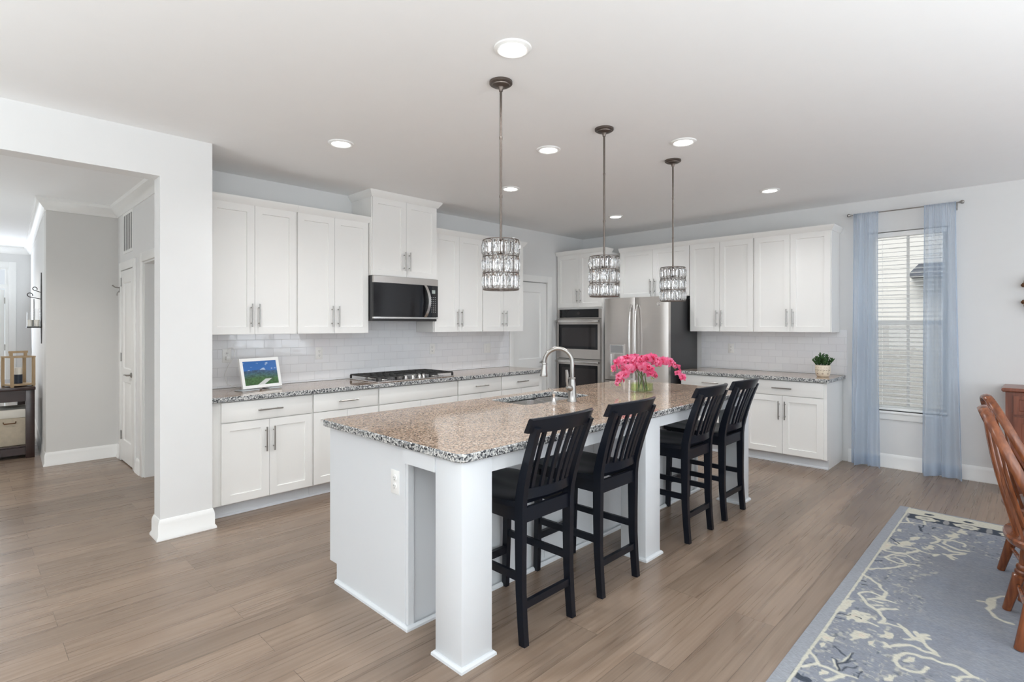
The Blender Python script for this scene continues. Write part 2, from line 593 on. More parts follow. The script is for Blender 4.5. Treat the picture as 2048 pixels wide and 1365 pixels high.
def vcol_mat(name, rough, emit=0.0, bump=0.0):
    m, nt, b = nmat(name)
    at = N(nt, 'ShaderNodeVertexColor')
    at.layer_name = 'pattern'
    b.inputs['Roughness'].default_value = rough
    if emit:
        L(nt, at.outputs['Color'], b.inputs['Emission Color'])
        b.inputs['Emission Strength'].default_value = emit
        b.inputs['Base Color'].default_value = (0.02, 0.02, 0.02, 1)
        return m
    tc = N(nt, 'ShaderNodeTexCoord')
    mp = N(nt, 'ShaderNodeMapping')
    mp.inputs['Scale'].default_value = (1, 0.22, 1)
    L(nt, tc.outputs['Object'], mp.inputs['Vector'])
    no = N(nt, 'ShaderNodeTexNoise')
    no.inputs['Scale'].default_value = 260
    no.inputs['Detail'].default_value = 3
    L(nt, mp.outputs['Vector'], no.inputs['Vector'])
    rp = N(nt, 'ShaderNodeMapRange')
    rp.inputs['To Min'].default_value = 0.62
    rp.inputs['To Max'].default_value = 1.38
    L(nt, no.outputs['Fac'], rp.inputs['Value'])
    vs = N(nt, 'ShaderNodeVectorMath', operation='SCALE')
    L(nt, at.outputs['Color'], vs.inputs[0])
    L(nt, rp.outputs['Result'], vs.inputs['Scale'])
    L(nt, vs.outputs[0], b.inputs['Base Color'])
    bp = N(nt, 'ShaderNodeBump')
    bp.inputs['Strength'].default_value = 0.6
    bp.inputs['Distance'].default_value = 0.004
    L(nt, no.outputs['Fac'], bp.inputs['Height'])
    L(nt, bp.outputs['Normal'], b.inputs['Normal'])
    b.inputs['Specular IOR Level'].default_value = 0.1
    return m


RUGM = vcol_mat('wool_rug', 0.95)
PICT = vcol_mat('screen_picture', 0.15, emit=0.8)

# ------------------------------------------------------------------ shape helpers
def BM():
    return bmesh.new()


def box(bm, x0, y0, z0, x1, y1, z1, mi=0, bev=0.0):
    if x1 < x0: x0, x1 = x1, x0
    if y1 < y0: y0, y1 = y1, y0
    if z1 < z0: z0, z1 = z1, z0
    vs = [bm.verts.new(p) for p in ((x0, y0, z0), (x1, y0, z0), (x1, y1, z0), (x0, y1, z0), (x0, y0, z1), (x1, y0, z1), (x1, y1, z1), (x0, y1, z1))]
    fs = [bm.faces.new([vs[i] for i in q]) for q in ((3, 2, 1, 0), (4, 5, 6, 7), (0, 1, 5, 4), (1, 2, 6, 5), (2, 3, 7, 6), (3, 0, 4, 7))]
    for f in fs: f.material_index = mi
    if bev:
        es = list({e for f in fs for e in f.edges})
        r = bmesh.ops.bevel(bm, geom=es, offset=bev, segments=2, profile=0.5, affect='EDGES')
        for f in r['faces']: f.material_index = mi
    return fs


def tube(bm, pts, rad, seg=10, mi=0, caps=True, closed=False):
    pts = [Vector(p) for p in pts]
    n = len(pts)
    rs = rad if isinstance(rad, (list, tuple)) else [rad] * n
    up = None
    rings = []
    for i, p in enumerate(pts):
        if closed:
            t = (pts[(i + 1) % n] - pts[i - 1])
        else:
            t = pts[min(i + 1, n - 1)] - pts[max(i - 1, 0)]
        t = t.normalized() if t.length > 1e-9 else Vector((0, 0, 1))
        if up is None:
            a = Vector((0, 0, 1)) if abs(t.z) < 0.9 else Vector((1, 0, 0))
            up = (a - t * a.dot(t)).normalized()
        else:
            up = (up - t * up.dot(t))
            up = up.normalized() if up.length > 1e-6 else Vector((1, 0, 0))
        b = t.cross(up)
        rings.append([bm.verts.new(p + (up * math.cos(2 * PI * k / seg) + b * math.sin(2 * PI * k / seg)) * rs[i]) for k in range(seg)])
    m = n if closed else n - 1
    for i in range(m):
        a, b_ = rings[i], rings[(i + 1) % n]
        for k in range(seg):
            f = bm.faces.new((a[k], a[(k + 1) % seg], b_[(k + 1) % seg], b_[k]))
            f.material_index = mi
    if caps and not closed:
        f = bm.faces.new(rings[0][::-1]); f.material_index = mi
        f = bm.faces.new(rings[-1]); f.material_index = mi


def lathe(bm, prof, c=(0, 0, 0), seg=24, mi=0, axis=None, cap=True):
    """profile of (radius, height); axis: direction Vector (default +z)"""
    c = Vector(c)
    q = Vector((0, 0, 1)).rotation_difference(Vector(axis).normalized()) if axis is not None else None
    rings = []
    for r, z in prof:
        ring = []
        for k in range(seg):
            p = Vector((r * math.cos(2 * PI * k / seg), r * math.sin(2 * PI * k / seg), z))
            if q: p = q @ p
            ring.append(bm.verts.new(c + p))
        rings.append(ring)
    for a, b in zip(rings, rings[1:]):
        for k in range(seg):
            f = bm.faces.new((a[k], a[(k + 1) % seg], b[(k + 1) % seg], b[k]))
            f.material_index = mi
    if cap:
        if prof[0][0] > 1e-5: bm.faces.new(rings[0][::-1]).material_index = mi
        if prof[-1][0] > 1e-5: bm.faces.new(rings[-1]).material_index = mi


def loft(bm, secs, mi=0, closed_sec=True, caps=True):
    """secs: list of equal-length point lists"""
    rings = [[bm.verts.new(p) for p in s] for s in secs]
    n = len(rings[0])
    for a, b in zip(rings, rings[1:]):
        for k in range(n if closed_sec else n - 1):
            f = bm.faces.new((a[k], a[(k + 1) % n], b[(k + 1) % n], b[k]))
            f.material_index = mi
    if caps and closed_sec:
        bm.faces.new(rings[0][::-1]).material_index = mi
        bm.faces.new(rings[-1]).material_index = mi


def bar(bm, path, w, t, side=(1, 0, 0), mi=0):
    """rectangular bar along path; w along the side direction, t across it. w,t may be lists"""
    path = [Vector(p) for p in path]
    n = len(path)
    ws = w if isinstance(w, (list, tuple)) else [w] * n
    ts = t if isinstance(t, (list, tuple)) else [t] * n
    s = Vector(side).normalized()
    secs = []
    for i, p in enumerate(path):
        d = (path[min(i + 1, n - 1)] - path[max(i - 1, 0)]).normalized()
        sd = (s - d * s.dot(d)).normalized()
        nn = d.cross(sd).normalized()
        a, b = sd * ws[i] / 2, nn * ts[i] / 2
        secs.append([p - a - b, p + a - b, p + a + b, p - a + b])
    loft(bm, secs, mi)


def offset2(pts, d, closed=True):
    """offset a polyline to its right-hand side by d with mitred corners"""
    n = len(pts)
    out = []
    for i in range(n):
        p = Vector(pts[i])
        if closed or 0 < i < n - 1:
            a = (p - Vector(pts[i - 1])).normalized()
            b = (Vector(pts[(i + 1) % n]) - p).normalized()
        elif i == 0:
            a = b = (Vector(pts[1]) - p).normalized()
        else:
            a = b = (p - Vector(pts[i - 1])).normalized()
        na, nb = Vector((a.y, -a.x)), Vector((b.y, -b.x))
        m = na + nb
        m = m / max(m.length_squared / 2, 0.2) if m.length > 1e-6 else na
        out.append(p + m * d)
    return out


def sweep(bm, path, prof, closed=False, mi=0):
    """sweep profile [(out, z)] along a 2D path; out goes to the right of travel"""
    cols = [[(*q, z) for q in offset2(path, o, closed)] for o, z in prof]
    secs = [[cols[j][i] for j in range(len(prof))] for i in range(len(path))]
    if closed: secs.append(secs[0])
    loft(bm, secs, mi, closed_sec=True, caps=not closed)
    if closed: bmesh.ops.remove_doubles(bm, verts=bm.verts, dist=1e-6)


def slab(bm, outline, z0, z1, holes=(), r=0.004, mi_top=0, mi_side=1):
    """stone slab with eased edges; outline counter-clockwise, holes clockwise"""
    top, bot = [], []
    for loop in [outline] + list(holes):
        pin = offset2(loop, -r)
        lv = []
        for pts, z in ((pin, z0), (loop, z0 + r), (loop, z1 - r), (pin, z1)):
            lv.append([bm.verts.new((p[0], p[1], z)) for p in pts])
        n = len(loop)
        for a, b in zip(lv, lv[1:]):
            for k in range(n):
                f = bm.faces.new((a[k], a[(k + 1) % n], b[(k + 1) % n], b[k]))
                f.material_index = mi_side
        bot += [bm.edges.get((lv[0][k], lv[0][(k + 1) % n])) for k in range(n)]
        top += [bm.edges.get((lv[3][k], lv[3][(k + 1) % n])) for k in range(n)]
    for es, up in ((top, 1), (bot, -1)):
        g = bmesh.ops.triangle_fill(bm, use_beauty=True, use_dissolve=False, edges=es, normal=(0, 0, up))
        for f in g['geom']:
            if isinstance(f, bmesh.types.BMFace): f.material_index = mi_top if up > 0 else mi_side
    bmesh.ops.recalc_face_normals(bm, faces=bm.faces)


def rrect(x0, y0, x1, y1, rad, seg=6):
    """rounded rectangle, counter-clockwise; rad: one value or four (x0y0, x1y0, x1y1, x0y1)"""
    rs = rad if isinstance(rad, (list, tuple)) else [rad] * 4
    pts = []
    for (cx, cy, sx, sy, a0), r in zip(((x0, y0, 1, 1, PI), (x1, y0, -1, 1, 1.5 * PI), (x1, y1, -1, -1, 0), (x0, y1, 1, -1, 0.5 * PI)), rs):
        if r < 1e-6:
            pts.append((cx, cy))
            continue
        for k in range(seg + 1):
            a = a0 + 0.5 * PI * k / seg
            pts.append((cx + sx * r + r * math.cos(a), cy + sy * r + r * math.sin(a)))
    return pts


def panel_slab(bm, w, h, t, panels, steps, x0=0.0, z0=0.0, yf=None):
    """door leaf: x from x0, front face at y=-t (or yf), back at yf+t; panels sunk by steps [(inset, depth)]"""
    yf = -t if yf is None else yf
    xs = sorted({0, w} | {p[0] for p in panels} | {p[2] for p in panels})
    zs = sorted({0, h} | {p[1] for p in panels} | {p[3] for p in panels})
    V = {(i, j): bm.verts.new((x0 + x, yf, z0 + z)) for i, x in enumerate(xs) for j, z in enumerate(zs)}
    cells, rest = [], []
    for i in range(len(xs) - 1):
        for j in range(len(zs) - 1):
            f = bm.faces.new((V[i, j], V[i + 1, j], V[i + 1, j + 1], V[i, j + 1]))
            mx, mz = (xs[i] + xs[i + 1]) / 2, (zs[j] + zs[j + 1]) / 2
            (cells if any(p[0] < mx < p[2] and p[1] < mz < p[3] for p in panels) else rest).append(f)
    border = [e for f in cells + rest for e in f.edges if len(e.link_faces) == 1]
    border = list(set(border))
    ex = bmesh.ops.extrude_edge_only(bm, edges=border)
    nv = [g for g in ex['geom'] if isinstance(g, bmesh.types.BMVert)]
    bmesh.ops.translate(bm, verts=nv, vec=(0, t, 0))
    be = [g for g in ex['geom'] if isinstance(g, bmesh.types.BMEdge) and all(v in nv for v in g.verts)]
    bmesh.ops.edgeloop_fill(bm, edges=be)
    for ins, dep in steps:
        bmesh.ops.inset_individual(bm, faces=cells, thickness=ins, depth=-dep)
    bmesh.ops.recalc_face_normals(bm, faces=bm.faces)


def obj(name, bm, mats, parent=None, loc=None, rz=None, sharp=0.6, smooth=True):
    me = bpy.data.meshes.new(name)
    bm.normal_update()
    if smooth:
        for e in bm.edges:
            if len(e.link_faces) == 2:
                try:
                    e.smooth = e.calc_face_angle() < sharp
                except ValueError:
                    e.smooth = False
        for f in bm.faces: f.smooth = True
    bm.to_mesh(me)
    bm.free()
    for m in (mats if isinstance(mats, (list, tuple)) else [mats]): me.materials.append(m)
    o = bpy.data.objects.new(name, me)
    COL.objects.link(o)
    if parent is not None: o.parent = parent
    if loc is not None: o.location = loc
    if rz is not None: o.rotation_euler = (0, 0, rz)
    return o


def tag(o, label, cat, group=None):
    o['label'] = label
    o['category'] = cat
    if group: o['group'] = group
    return o


def thing(name, label, cat, loc=(0, 0, 0), rz=0.0, group=None):
    o = bpy.data.objects.new(name, None)
    o.empty_display_size = 0.1
    COL.objects.link(o)
    o.location = loc
    o.rotation_euler = (0, 0, rz)
    return tag(o, label, cat, group)


def struct(name, bm, mats, parent=None, **kw):
    o = obj(name, bm, mats, parent, **kw)
    if parent is None: o['kind'] = 'structure'
    return o


def sgroup(name):
    o = bpy.data.objects.new(name, None)
    COL.objects.link(o)
    o['kind'] = 'structure'
    return o


def kids(o):
    return [c for c in COL.objects if c.parent is o]


def dup(root, loc, rz=None, label=None):
    """a copy of a thing with copies of its parts and sub-parts"""
    r = root.copy()
    COL.objects.link(r)
    r.location = loc
    if rz is not None: r.rotation_euler = (0, 0, rz)
    if label: r['label'] = label
    for ch in kids(root):
        c = ch.copy()
        COL.objects.link(c)
        c.parent = r
        for g in kids(ch):
            d = g.copy()
            COL.objects.link(d)
            d.parent = c
    return r


# ------------------------------------------------------------------ the setting
FX0, FX1, FY0, FY1 = -11.0, 0.0, -8.0, 7.2
bm = BM()
box(bm, FX0 - 0.15, FY0 - 0.15, -0.08, FX1 + 0.15, FY1 + 0.15, 0)
struct('floor', bm, FLOOR)
bm = BM()
box(bm, FX0 - 0.15, FY0 - 0.15, H, FX1 + 0.15, FY1 + 0.15, H + 0.1)
struct('ceiling', bm, CEIL)


def wall_holes(bm, ax, c0, c1, a0, a1, holes, z1=H):
    """wall slab between c0..c1 on the thin axis, a0..a1 along it, with rectangular holes (a,b,zlo,zhi)"""
    def b(p, q, zlo, zhi):
        if q - p < 1e-5 or zhi - zlo < 1e-5: return
        if ax == 'x': box(bm, c0, p, zlo, c1, q, zhi)
        else: box(bm, p, c0, zlo, q, c1, zhi)
    cur = a0
    for (p, q, zl, zh) in sorted(holes):
        b(cur, p, 0, z1)
        b(p, q, 0, zl)
        b(p, q, zh, z1)
        cur = q
    b(cur, a1, 0, z1)


# range wall with the pantry door, and window wall
DOOR_A = (-1.50, -0.82)
bm = BM()
wall_holes(bm, 'y', 0, 0.15, -5.22, 0.15, [(DOOR_A[0], DOOR_A[1], 0, 2.04)])
struct('wall_range', bm, WALL)
WIN = (-4.325, -3.675, 0.575, 2.40)
bm = BM()
wall_holes(bm, 'x', 0, 0.15, FY0, 0.0, [WIN])
struct('wall_window', bm, WALL)
# back wall and left wall with the daylight windows
bm = BM()
wall_holes(bm, 'y', FY0 - 0.15, FY0, FX0, FX1 + 0.15, [(x - w / 2, x + w / 2, 0.5, 2.4) for x, w in BACK_WIN])
struct('wall_back', bm, WALL)
bm = BM()
wall_holes(bm, 'x', FX0 - 0.15, FX0, FY0 - 0.15, FY1 + 0.15, [(y - w / 2, y + w / 2, 0.35, 2.45) for y, w in LEFT_WIN])
struct('wall_left', bm, WALL)


def win_frame(name, ax, c, a0, a1, z0, z1, s):
    root = sgroup(name)
    bm = BM()
    f = 0.05
    def b(p, q, zl, zh, t=0.05):
        if ax == 'y': box(bm, p, c, zl, q, c + s * t, zh)
        else: box(bm, c, p, zl, c + s * t, q, zh)
    b(a0, a1, z0, z0 + f); b(a0, a1, z1 - f, z1); b(a0, a0 + f, z0 + f, z1 - f); b(a1 - f, a1, z0 + f, z1 - f)
    zm = (z0 + z1) / 2
    b(a0 + f, a1 - f, zm - 0.025, zm + 0.025)
    b((a0 + a1) / 2 - 0.04, (a0 + a1) / 2 + 0.04, z0 + f, zm - 0.025); b((a0 + a1) / 2 - 0.04, (a0 + a1) / 2 + 0.04, zm + 0.025, z1 - f)
    obj('window_frame', bm, TRIM, root)
    bm = BM()
    g = 0.075
    def tr(p, q, zl, zh):
        if ax == 'y': box(bm, p, c + s * 0.15, zl, q, c + s * 0.168, zh)
        else: box(bm, c + s * 0.15, p, zl, c + s * 0.168, q, zh)
    tr(a0 - g, a1 + g, z1, z1 + g); tr(a0 - g, a1 + g, z0 - g, z0); tr(a0 - g, a0, z0, z1); tr(a1, a1 + g, z0, z1)
    obj('window_casing', bm, TRIM, root)


for i, (x, w) in enumerate(BACK_WIN):
    win_frame('window_%d' % (i + 2), 'y', FY0 - 0.15, x - w / 2, x + w / 2, 0.5, 2.4, 1)
for i, (y, w) in enumerate(LEFT_WIN):
    win_frame('window_%d' % (i + 6), 'x', FX0 - 0.15, y - w / 2, y + w / 2, 0.35, 2.45, 1)

# column and dropped header of the wide hall opening
CX0, CX1, CY0, CY1, HZ = -5.655, -5.335, -0.72, -0.57, 2.45
bm = BM()
box(bm, CX0, CY0, 0, CX1, CY1, HZ)
box(bm, -9.6, CY0, HZ, CX1, CY1, H)
box(bm, FX0, CY0, 0, -9.6, CY1, H)
struct('wall_column', bm, WALL)
bm = BM()
wall_holes(bm, 'x', -5.37, CX1, CY1, 0.0, [])
wall_holes(bm, 'x', -5.37, -5.22, 0.0, 2.34, [(0.38, 1.14, 0, 2.05), (1.53, 2.10, 0, 2.03)])
struct('wall_hall', bm, WALL)
bm = BM()
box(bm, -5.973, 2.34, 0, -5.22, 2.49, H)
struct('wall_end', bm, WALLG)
bm = BM()
loft(bm, [[(-5.973, 2.49, z), (-5.75, 7.2, z), (-5.6, 7.2, z), (-5.8, 2.49, z)] for z in (0, H)])
struct('wall_side', bm, WALL)
bm = BM()
wall_holes(bm, 'y', 7.2, 7.35, FX0, -5.6, [(-7.05, -6.02, 0, 2.40)])
struct('wall_front', bm, WALL)
bm = BM()
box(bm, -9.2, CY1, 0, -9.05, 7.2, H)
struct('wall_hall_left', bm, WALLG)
# small room seen through the cased opening beside the hall door
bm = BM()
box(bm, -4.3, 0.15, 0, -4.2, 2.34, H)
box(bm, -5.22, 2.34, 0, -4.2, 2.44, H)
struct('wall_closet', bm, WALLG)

BASE = [(0, 0), (0.024, 0), (0.024, 0.012), (0.014, 0.03), (0.014, 0.105), (0.009, 0.125), (0.004, 0.138), (0, 0.138)]


def base(name, path):
    bm = BM()
    sweep(bm, path, BASE)
    struct(name, bm, TRIM)


base('baseboard_column', [(-5.37, CY1), (CX0, CY1), (CX0, CY0), (CX1, CY0), (CX1, -0.60)])
base('baseboard_window', [(0, -3.50), (0, -8.0)])
base('baseboard_end', [(-5.75, 7.2), (-5.973, 2.34), (-5.37, 2.34), (-5.37, 2.195)])
base('baseboard_hall', [(-5.37, 1.43), (-5.37, 1.235)])
base('baseboard_range', [(-0.72, 0), (-0.64, 0)])

CROWN = [(0, H), (0, H - 0.115), (0.012, H - 0.115), (0.018, H - 0.095), (0.03, H - 0.085), (0.065, H - 0.035), (0.078, H - 0.03), (0.085, H - 0.012), (0.085, H)]
bm = BM()
sweep(bm, [(-7.6, 7.2), (-5.75, 7.2), (-5.973, 2.34), (-5.37, 2.34), (-5.37, CY1), (-9.0, CY1)], CROWN)
struct('trim_1', bm, TRIM)


def casing(bm, ax, c, s, a0, a1, z1, w=0.085, t=0.018):
    """door casing on a wall face at c, projecting to side s"""
    for p, q, zl, zh in ((a0 - w, a0, 0, z1 + w), (a1, a1 + w, 0, z1 + w), (a0, a1, z1, z1 + w)):
        if ax == 'y': box(bm, p, c, zl, q, c + s * t, zh, bev=0.003)
        else: box(bm, c, p, zl, c + s * t, q, zh, bev=0.003)


def lever(parent, x, z, y, d=1):
    """lever handle on a leaf whose front is at y; d: lever direction along x"""
    bm = BM()
    lathe(bm, [(0.027, 0), (0.027, 0.006), (0.02, 0.011), (0.009, 0.013), (0.009, 0.045)], (x, y, z), 18, axis=(0, -1, 0))
    tube(bm, [(x, y - 0.042, z), (x + d * 0.03, y - 0.048, z + 0.003), (x + d * 0.11, y - 0.046, z - 0.002)], [0.009, 0.008, 0.006], 10)
    obj('door_handle', bm, NICKEL, parent)


def two_panel_door(name, loc, rz, w, h, handle_x, hd, hinge_x=None):
    root = sgroup(name)
    root.location = loc
    root.rotation_euler = (0, 0, rz)
    bm = BM()
    st = min(0.115, w * 0.19)
    panel_slab(bm, w, h, 0.035, [(st, 0.22, w - st, 0.84), (st, 0.98, w - st, h - 0.13)], [(0.012, 0.009), (0.012, 0), (0.03, -0.006)])
    obj('door_leaf', bm, TRIM, root)
    lever(root, handle_x, 0.93, -0.035, hd)
    if hinge_x is not None:
        for z in (0.22, 1.05, 1.85):
            bm = BM()
            box(bm, hinge_x - 0.02, -0.037, z, hinge_x + 0.014, -0.031, z + 0.09)
            tube(bm, [(hinge_x, -0.041, z), (hinge_x, -0.041, z + 0.09)], 0.007, 8)
            obj('hinge', bm, NICKEL, root)
    return root


two_panel_door('door_1', (DOOR_A[0] + 0.004, 0.055, 0.008), 0, DOOR_A[1] - DOOR_A[0] - 0.008, 2.025, 0.60, -1)
bm = BM()
casing(bm, 'y', 0, -1, DOOR_A[0], DOOR_A[1], 2.04, 0.088)
struct('trim_2', bm, TRIM)
# hall door (leaf x runs toward -y)
two_panel_door('door_2', (-5.345, 2.096, 0.012), R(-90), 0.562, 2.01, 0.49, -1, 0.012)
bm = BM()
casing(bm, 'x', -5.37, -1, 1.53, 2.10, 2.03)
struct('trim_3', bm, TRIM)
bm = BM()
casing(bm, 'x', -5.37, -1, 0.38, 1.14, 2.05)
for y in (0.38, 1.125):
    box(bm, -5.369, y, 0, -5.221, y + 0.015, 2.05)
box(bm, -5.369, 0.395, 2.035, -5.221, 1.125, 2.05)
struct('trim_4', bm, TRIM)
two_panel_door('door_3', (-5.215, 1.12, 0.012), R(-8), 0.70, 2.01, 0.64, -1, 0.01)
# coat hook on the hall wall above the hinges
bm = BM()
box(bm, -5.392, 2.128, 1.80, -5.388, 2.148, 1.86)
tube(bm, [(-5.392, 2.138, 1.85), (-5.43, 2.138, 1.855), (-5.452, 2.138, 1.875)], [0.006, 0.006, 0.008], 8)
tube(bm, [(-5.392, 2.138, 1.815), (-5.41, 2.138, 1.79), (-5.412, 2.138, 1.765)], [0.005, 0.005, 0.006], 8)
tag(obj('coat_hook', bm, NICKEL), 'small metal hook on the casing of the hall door', 'hook')
# front door with a transom far down the hall
r = sgroup('door_4')
r.location = (-6.98, 7.24, 0.012)
bm = BM()
panel_slab(bm, 0.91, 2.02, 0.045, [(0.13, 0.2, 0.42, 0.85), (0.49, 0.2, 0.78, 0.85), (0.13, 1.0, 0.42, 1.85), (0.49, 1.0, 0.78, 1.85)], [(0.012, 0.009), (0.012, 0), (0.03, -0.006)], yf=0)
obj('door_leaf', bm, TRIM, r)
for z in (0.25, 1.02, 1.79):
    bm = BM()
    box(bm, 0.905, -0.006, z, 0.935, 0.002, z + 0.1)
    obj('hinge', bm, NICKEL, r)
lever(r, 0.08, 0.95, 0, 1)
bm = BM()
box(bm, -7.05, 7.2, 2.05, -6.02, 7.32, 2.09)
box(bm, -7.05, 7.2, 0, -6.99, 7.32, 2.05)
box(bm, -6.06, 7.2, 0, -6.02, 7.32, 2.05)
casing(bm, 'y', 7.2, -1, -7.05, -6.02, 2.40, 0.09)
struct('trim_5', bm, TRIM)
r = sgroup('window_8')
bm = BM()
box(bm, -7.05, 7.24, 2.09, -6.02, 7.29, 2.12); box(bm, -7.05, 7.24, 2.37, -6.02, 7.29, 2.40); box(bm, -6.06, 7.24, 2.12, -6.02, 7.29, 2.37); box(bm, -7.05, 7.24, 2.12, -7.01, 7.29, 2.37)
obj('window_frame', bm, TRIM, r)
bm = BM()
box(bm, -7.01, 7.262, 2.12, -6.06, 7.268, 2.37)
obj('window_glass', bm, PANE, r)

# kitchen window
r = sgroup('window_1')
y0, y1, z0, z1 = WIN
bm = BM()
f = 0.045
box(bm, 0.085, y0, z0, 0.15, y1, z0 + f); box(bm, 0.085, y0, z1 - f, 0.15, y1, z1)
box(bm, 0.085, y0, z0 + f, 0.15, y0 + f, z1 - f); box(bm, 0.085, y1 - f, z0 + f, 0.15, y1, z1 - f)
obj('window_frame', bm, TRIM, r)
bm = BM()
box(bm, 0.10, y0 + f, 1.455, 0.14, y1 - f, 1.50)
box(bm, 0.112, (y0 + y1) / 2 - 0.012, z0 + f, 0.128, (y0 + y1) / 2 + 0.012, 1.455); box(bm, 0.112, (y0 + y1) / 2 - 0.012, 1.50, 0.128, (y0 + y1) / 2 + 0.012, z1 - f)
obj('sash', bm, TRIM, r)
bm = BM()
box(bm, 0.1195, y0 + f, z0 + f, 0.1225, y1 - f, 1.455); box(bm, 0.1195, y0 + f, 1.50, 0.1225, y1 - f, z1 - f)
obj('window_glass', bm, PANE, r)
bm = BM()
vs = [bm.verts.new(p) for p in ((0.143, y0 + f, z0 + f), (0.143, y1 - f, z0 + f), (0.143, y1 - f, 1.455), (0.143, y0 + f, 1.455))]
bm.faces.new(vs)
obj('insect_screen', bm, SCREEN, r)
bm = BM()
box(bm, -0.035, y0 - 0.03, z0 - 0.022, 0.084, y1 + 0.03, z0, bev=0.004)
box(bm, -0.016, y0 - 0.02, z0 - 0.085, 0.0, y1 + 0.02, z0 - 0.022, bev=0.003)
obj('window_sill', bm, TRIM, r)

# backsplashes
bm = BM()
box(bm, CX1, -0.009, 0.915, -1.595, 0, 1.371)
box(bm, -3.838, -0.009, 1.371, -3.062, 0, 1.62)
box(bm, -1.66, -0.009, 1.371, -1.595, 0, 1.40)
struct('trim_6', bm, TILEX)
bm = BM()
box(bm, -0.009, -3.488, 0.915, 0, -1.88, 1.371)
box(bm, -0.009, -3.488, 1.371, 0, -3.422, 1.40)
struct('trim_7', bm, TILEY)

# ------------------------------------------------------------------ cabinets
def bar_pull(parent, x, z, y, vertical=True, length=0.19):
    """bar pull centred at x,z on a face at y (front toward -y)"""
    bm = BM()
    h = length / 2
    yy = y - 0.032
    if vertical:
        tube(bm, [(x, yy, z - h), (x, yy, z + h)], 0.006, 10)
        for s in (-1, 1): tube(bm, [(x, y, z + s * 0.064), (x, yy, z + s * 0.064)], 0.0045, 8)
    else:
        tube(bm, [(x - h, yy, z), (x + h, yy, z)], 0.006, 10)
        for s in (-1, 1): tube(bm, [(x + s * 0.064, y, z), (x + s * 0.064, yy, z)], 0.0045, 8)
    return obj('handle', bm, NICKEL, parent)


def shaker(parent, name, x0, x1, z0, z1, yf, t=0.02, st=0.058, mat=None, handle=None):
    """door or drawer front between x0..x1, z0..z1 with back at yf; handle: (x, z, vertical)"""
    bm = BM()
    g = 0.0015
    w, h = x1 - x0 - 2 * g, z1 - z0 - 2 * g
    if name == 'door':
        panel_slab(bm, w, h, t, [(st, st, w - st, h - st)], [(0.002, 0.0), (0.004, 0.009)], x0 + g, z0 + g, yf - t)
    else:
        box(bm, x0 + g, yf - t, z0 + g, x1 - g, yf, z1 - g, bev=0.0015)
    o = obj(name, bm, mat or CAB, parent)
    if handle:
        bar_pull(o, handle[0], handle[1], yf - t, handle[2])
    return o


CABCROWN = [(0, -0.004), (0.006, -0.004), (0.012, 0.006), (0.034, 0.036), (0.036, 0.05), (0, 0.05)]


def cab_crown(parent, path, z, k=1.0):
    bm = BM()
    sweep(bm, path, [(o * k, z + q * k) for o, q in CABCROWN])
    obj('crown', bm, CAB, parent)


def upper(label, loc, rz, w, d, h, split=None, left=False, right=False, crown=True, k=1.0, hz=0.155, group=None, hmid=None, mull=True):
    """wall cabinet: local x to the right, front toward -y, back on the wall at y=0"""
    r = thing('wall_cabinet', label, 'cabinet', loc, rz, group)
    yb = -(d - 0.02)
    bm = BM()
    box(bm, 0.0006, yb, 0, w - 0.0006, -0.002, h)
    obj('cabinet_body', bm, CAB, r)
    s = w / 2 if split is None else split
    hz0 = hz
    shaker(r, 'door', 0.006, s, 0.0, h - 0.008, yb - 0.0005, handle=(s - 0.03, hz0, True))
    shaker(r, 'door', s, w - 0.006, 0.0, h - 0.008, yb - 0.0005, handle=(s + 0.03, hz0, True))
    if crown:
        p = []
        if left: p.append((0.0, -0.002))
        p += [(0.0, -d), (w, -d)]
        if right: p.append((w, -0.002))
        if not left: p[0] = (0.0004, -d)
        if not right: p[-1] = (w - 0.0004, -d)
        cab_crown(r, p, h - 0.006, k)
    return r


UZ = 1.372
UH = 1.068
GA = 'white wall cabinets over the range counter'
upper('white wall cabinet right beside the column, leftmost on the range wall', (-5.25, 0, UZ), 0, 0.704, 0.33, UH, right=False, group=GA)
upper('white wall cabinet between the leftmost cabinet and the microwave cabinet', (-4.546, 0, UZ), 0, 0.705, 0.33, UH, right=True, group=GA)
upper('tall-set white cabinet directly above the microwave, its crown touching the ceiling', (-3.84, 0, 1.928), 0, 0.78, 0.385, 0.765, left=True, right=True, k=1.15, group=GA)
upper('white wall cabinet immediately right of the microwave', (-3.06, 0, UZ), 0, 0.702, 0.33, UH, left=True, group=GA)
upper('white wall cabinet on the range wall nearest the pantry door, behind the big pendant', (-2.358, 0, UZ), 0, 0.696, 0.33, UH, right=True, group=GA)

GB = 'white wall cabinets on the fridge wall'
upper('short white cabinet directly above the fridge', (0, -0.872, 1.81), R(-90), 1.004, 0.33, 0.63, hz=0.14, group=GB)
upper('white wall cabinet right of the fridge, above the counter outlet', (0, -1.876, UZ), R(-90), 0.765, 0.33, UH, split=0.375, group=GB)
upper('white wall cabinet closest to the curtained window', (0, -2.641, UZ), R(-90), 0.779, 0.33, UH, split=0.383, right=True, group=GB)


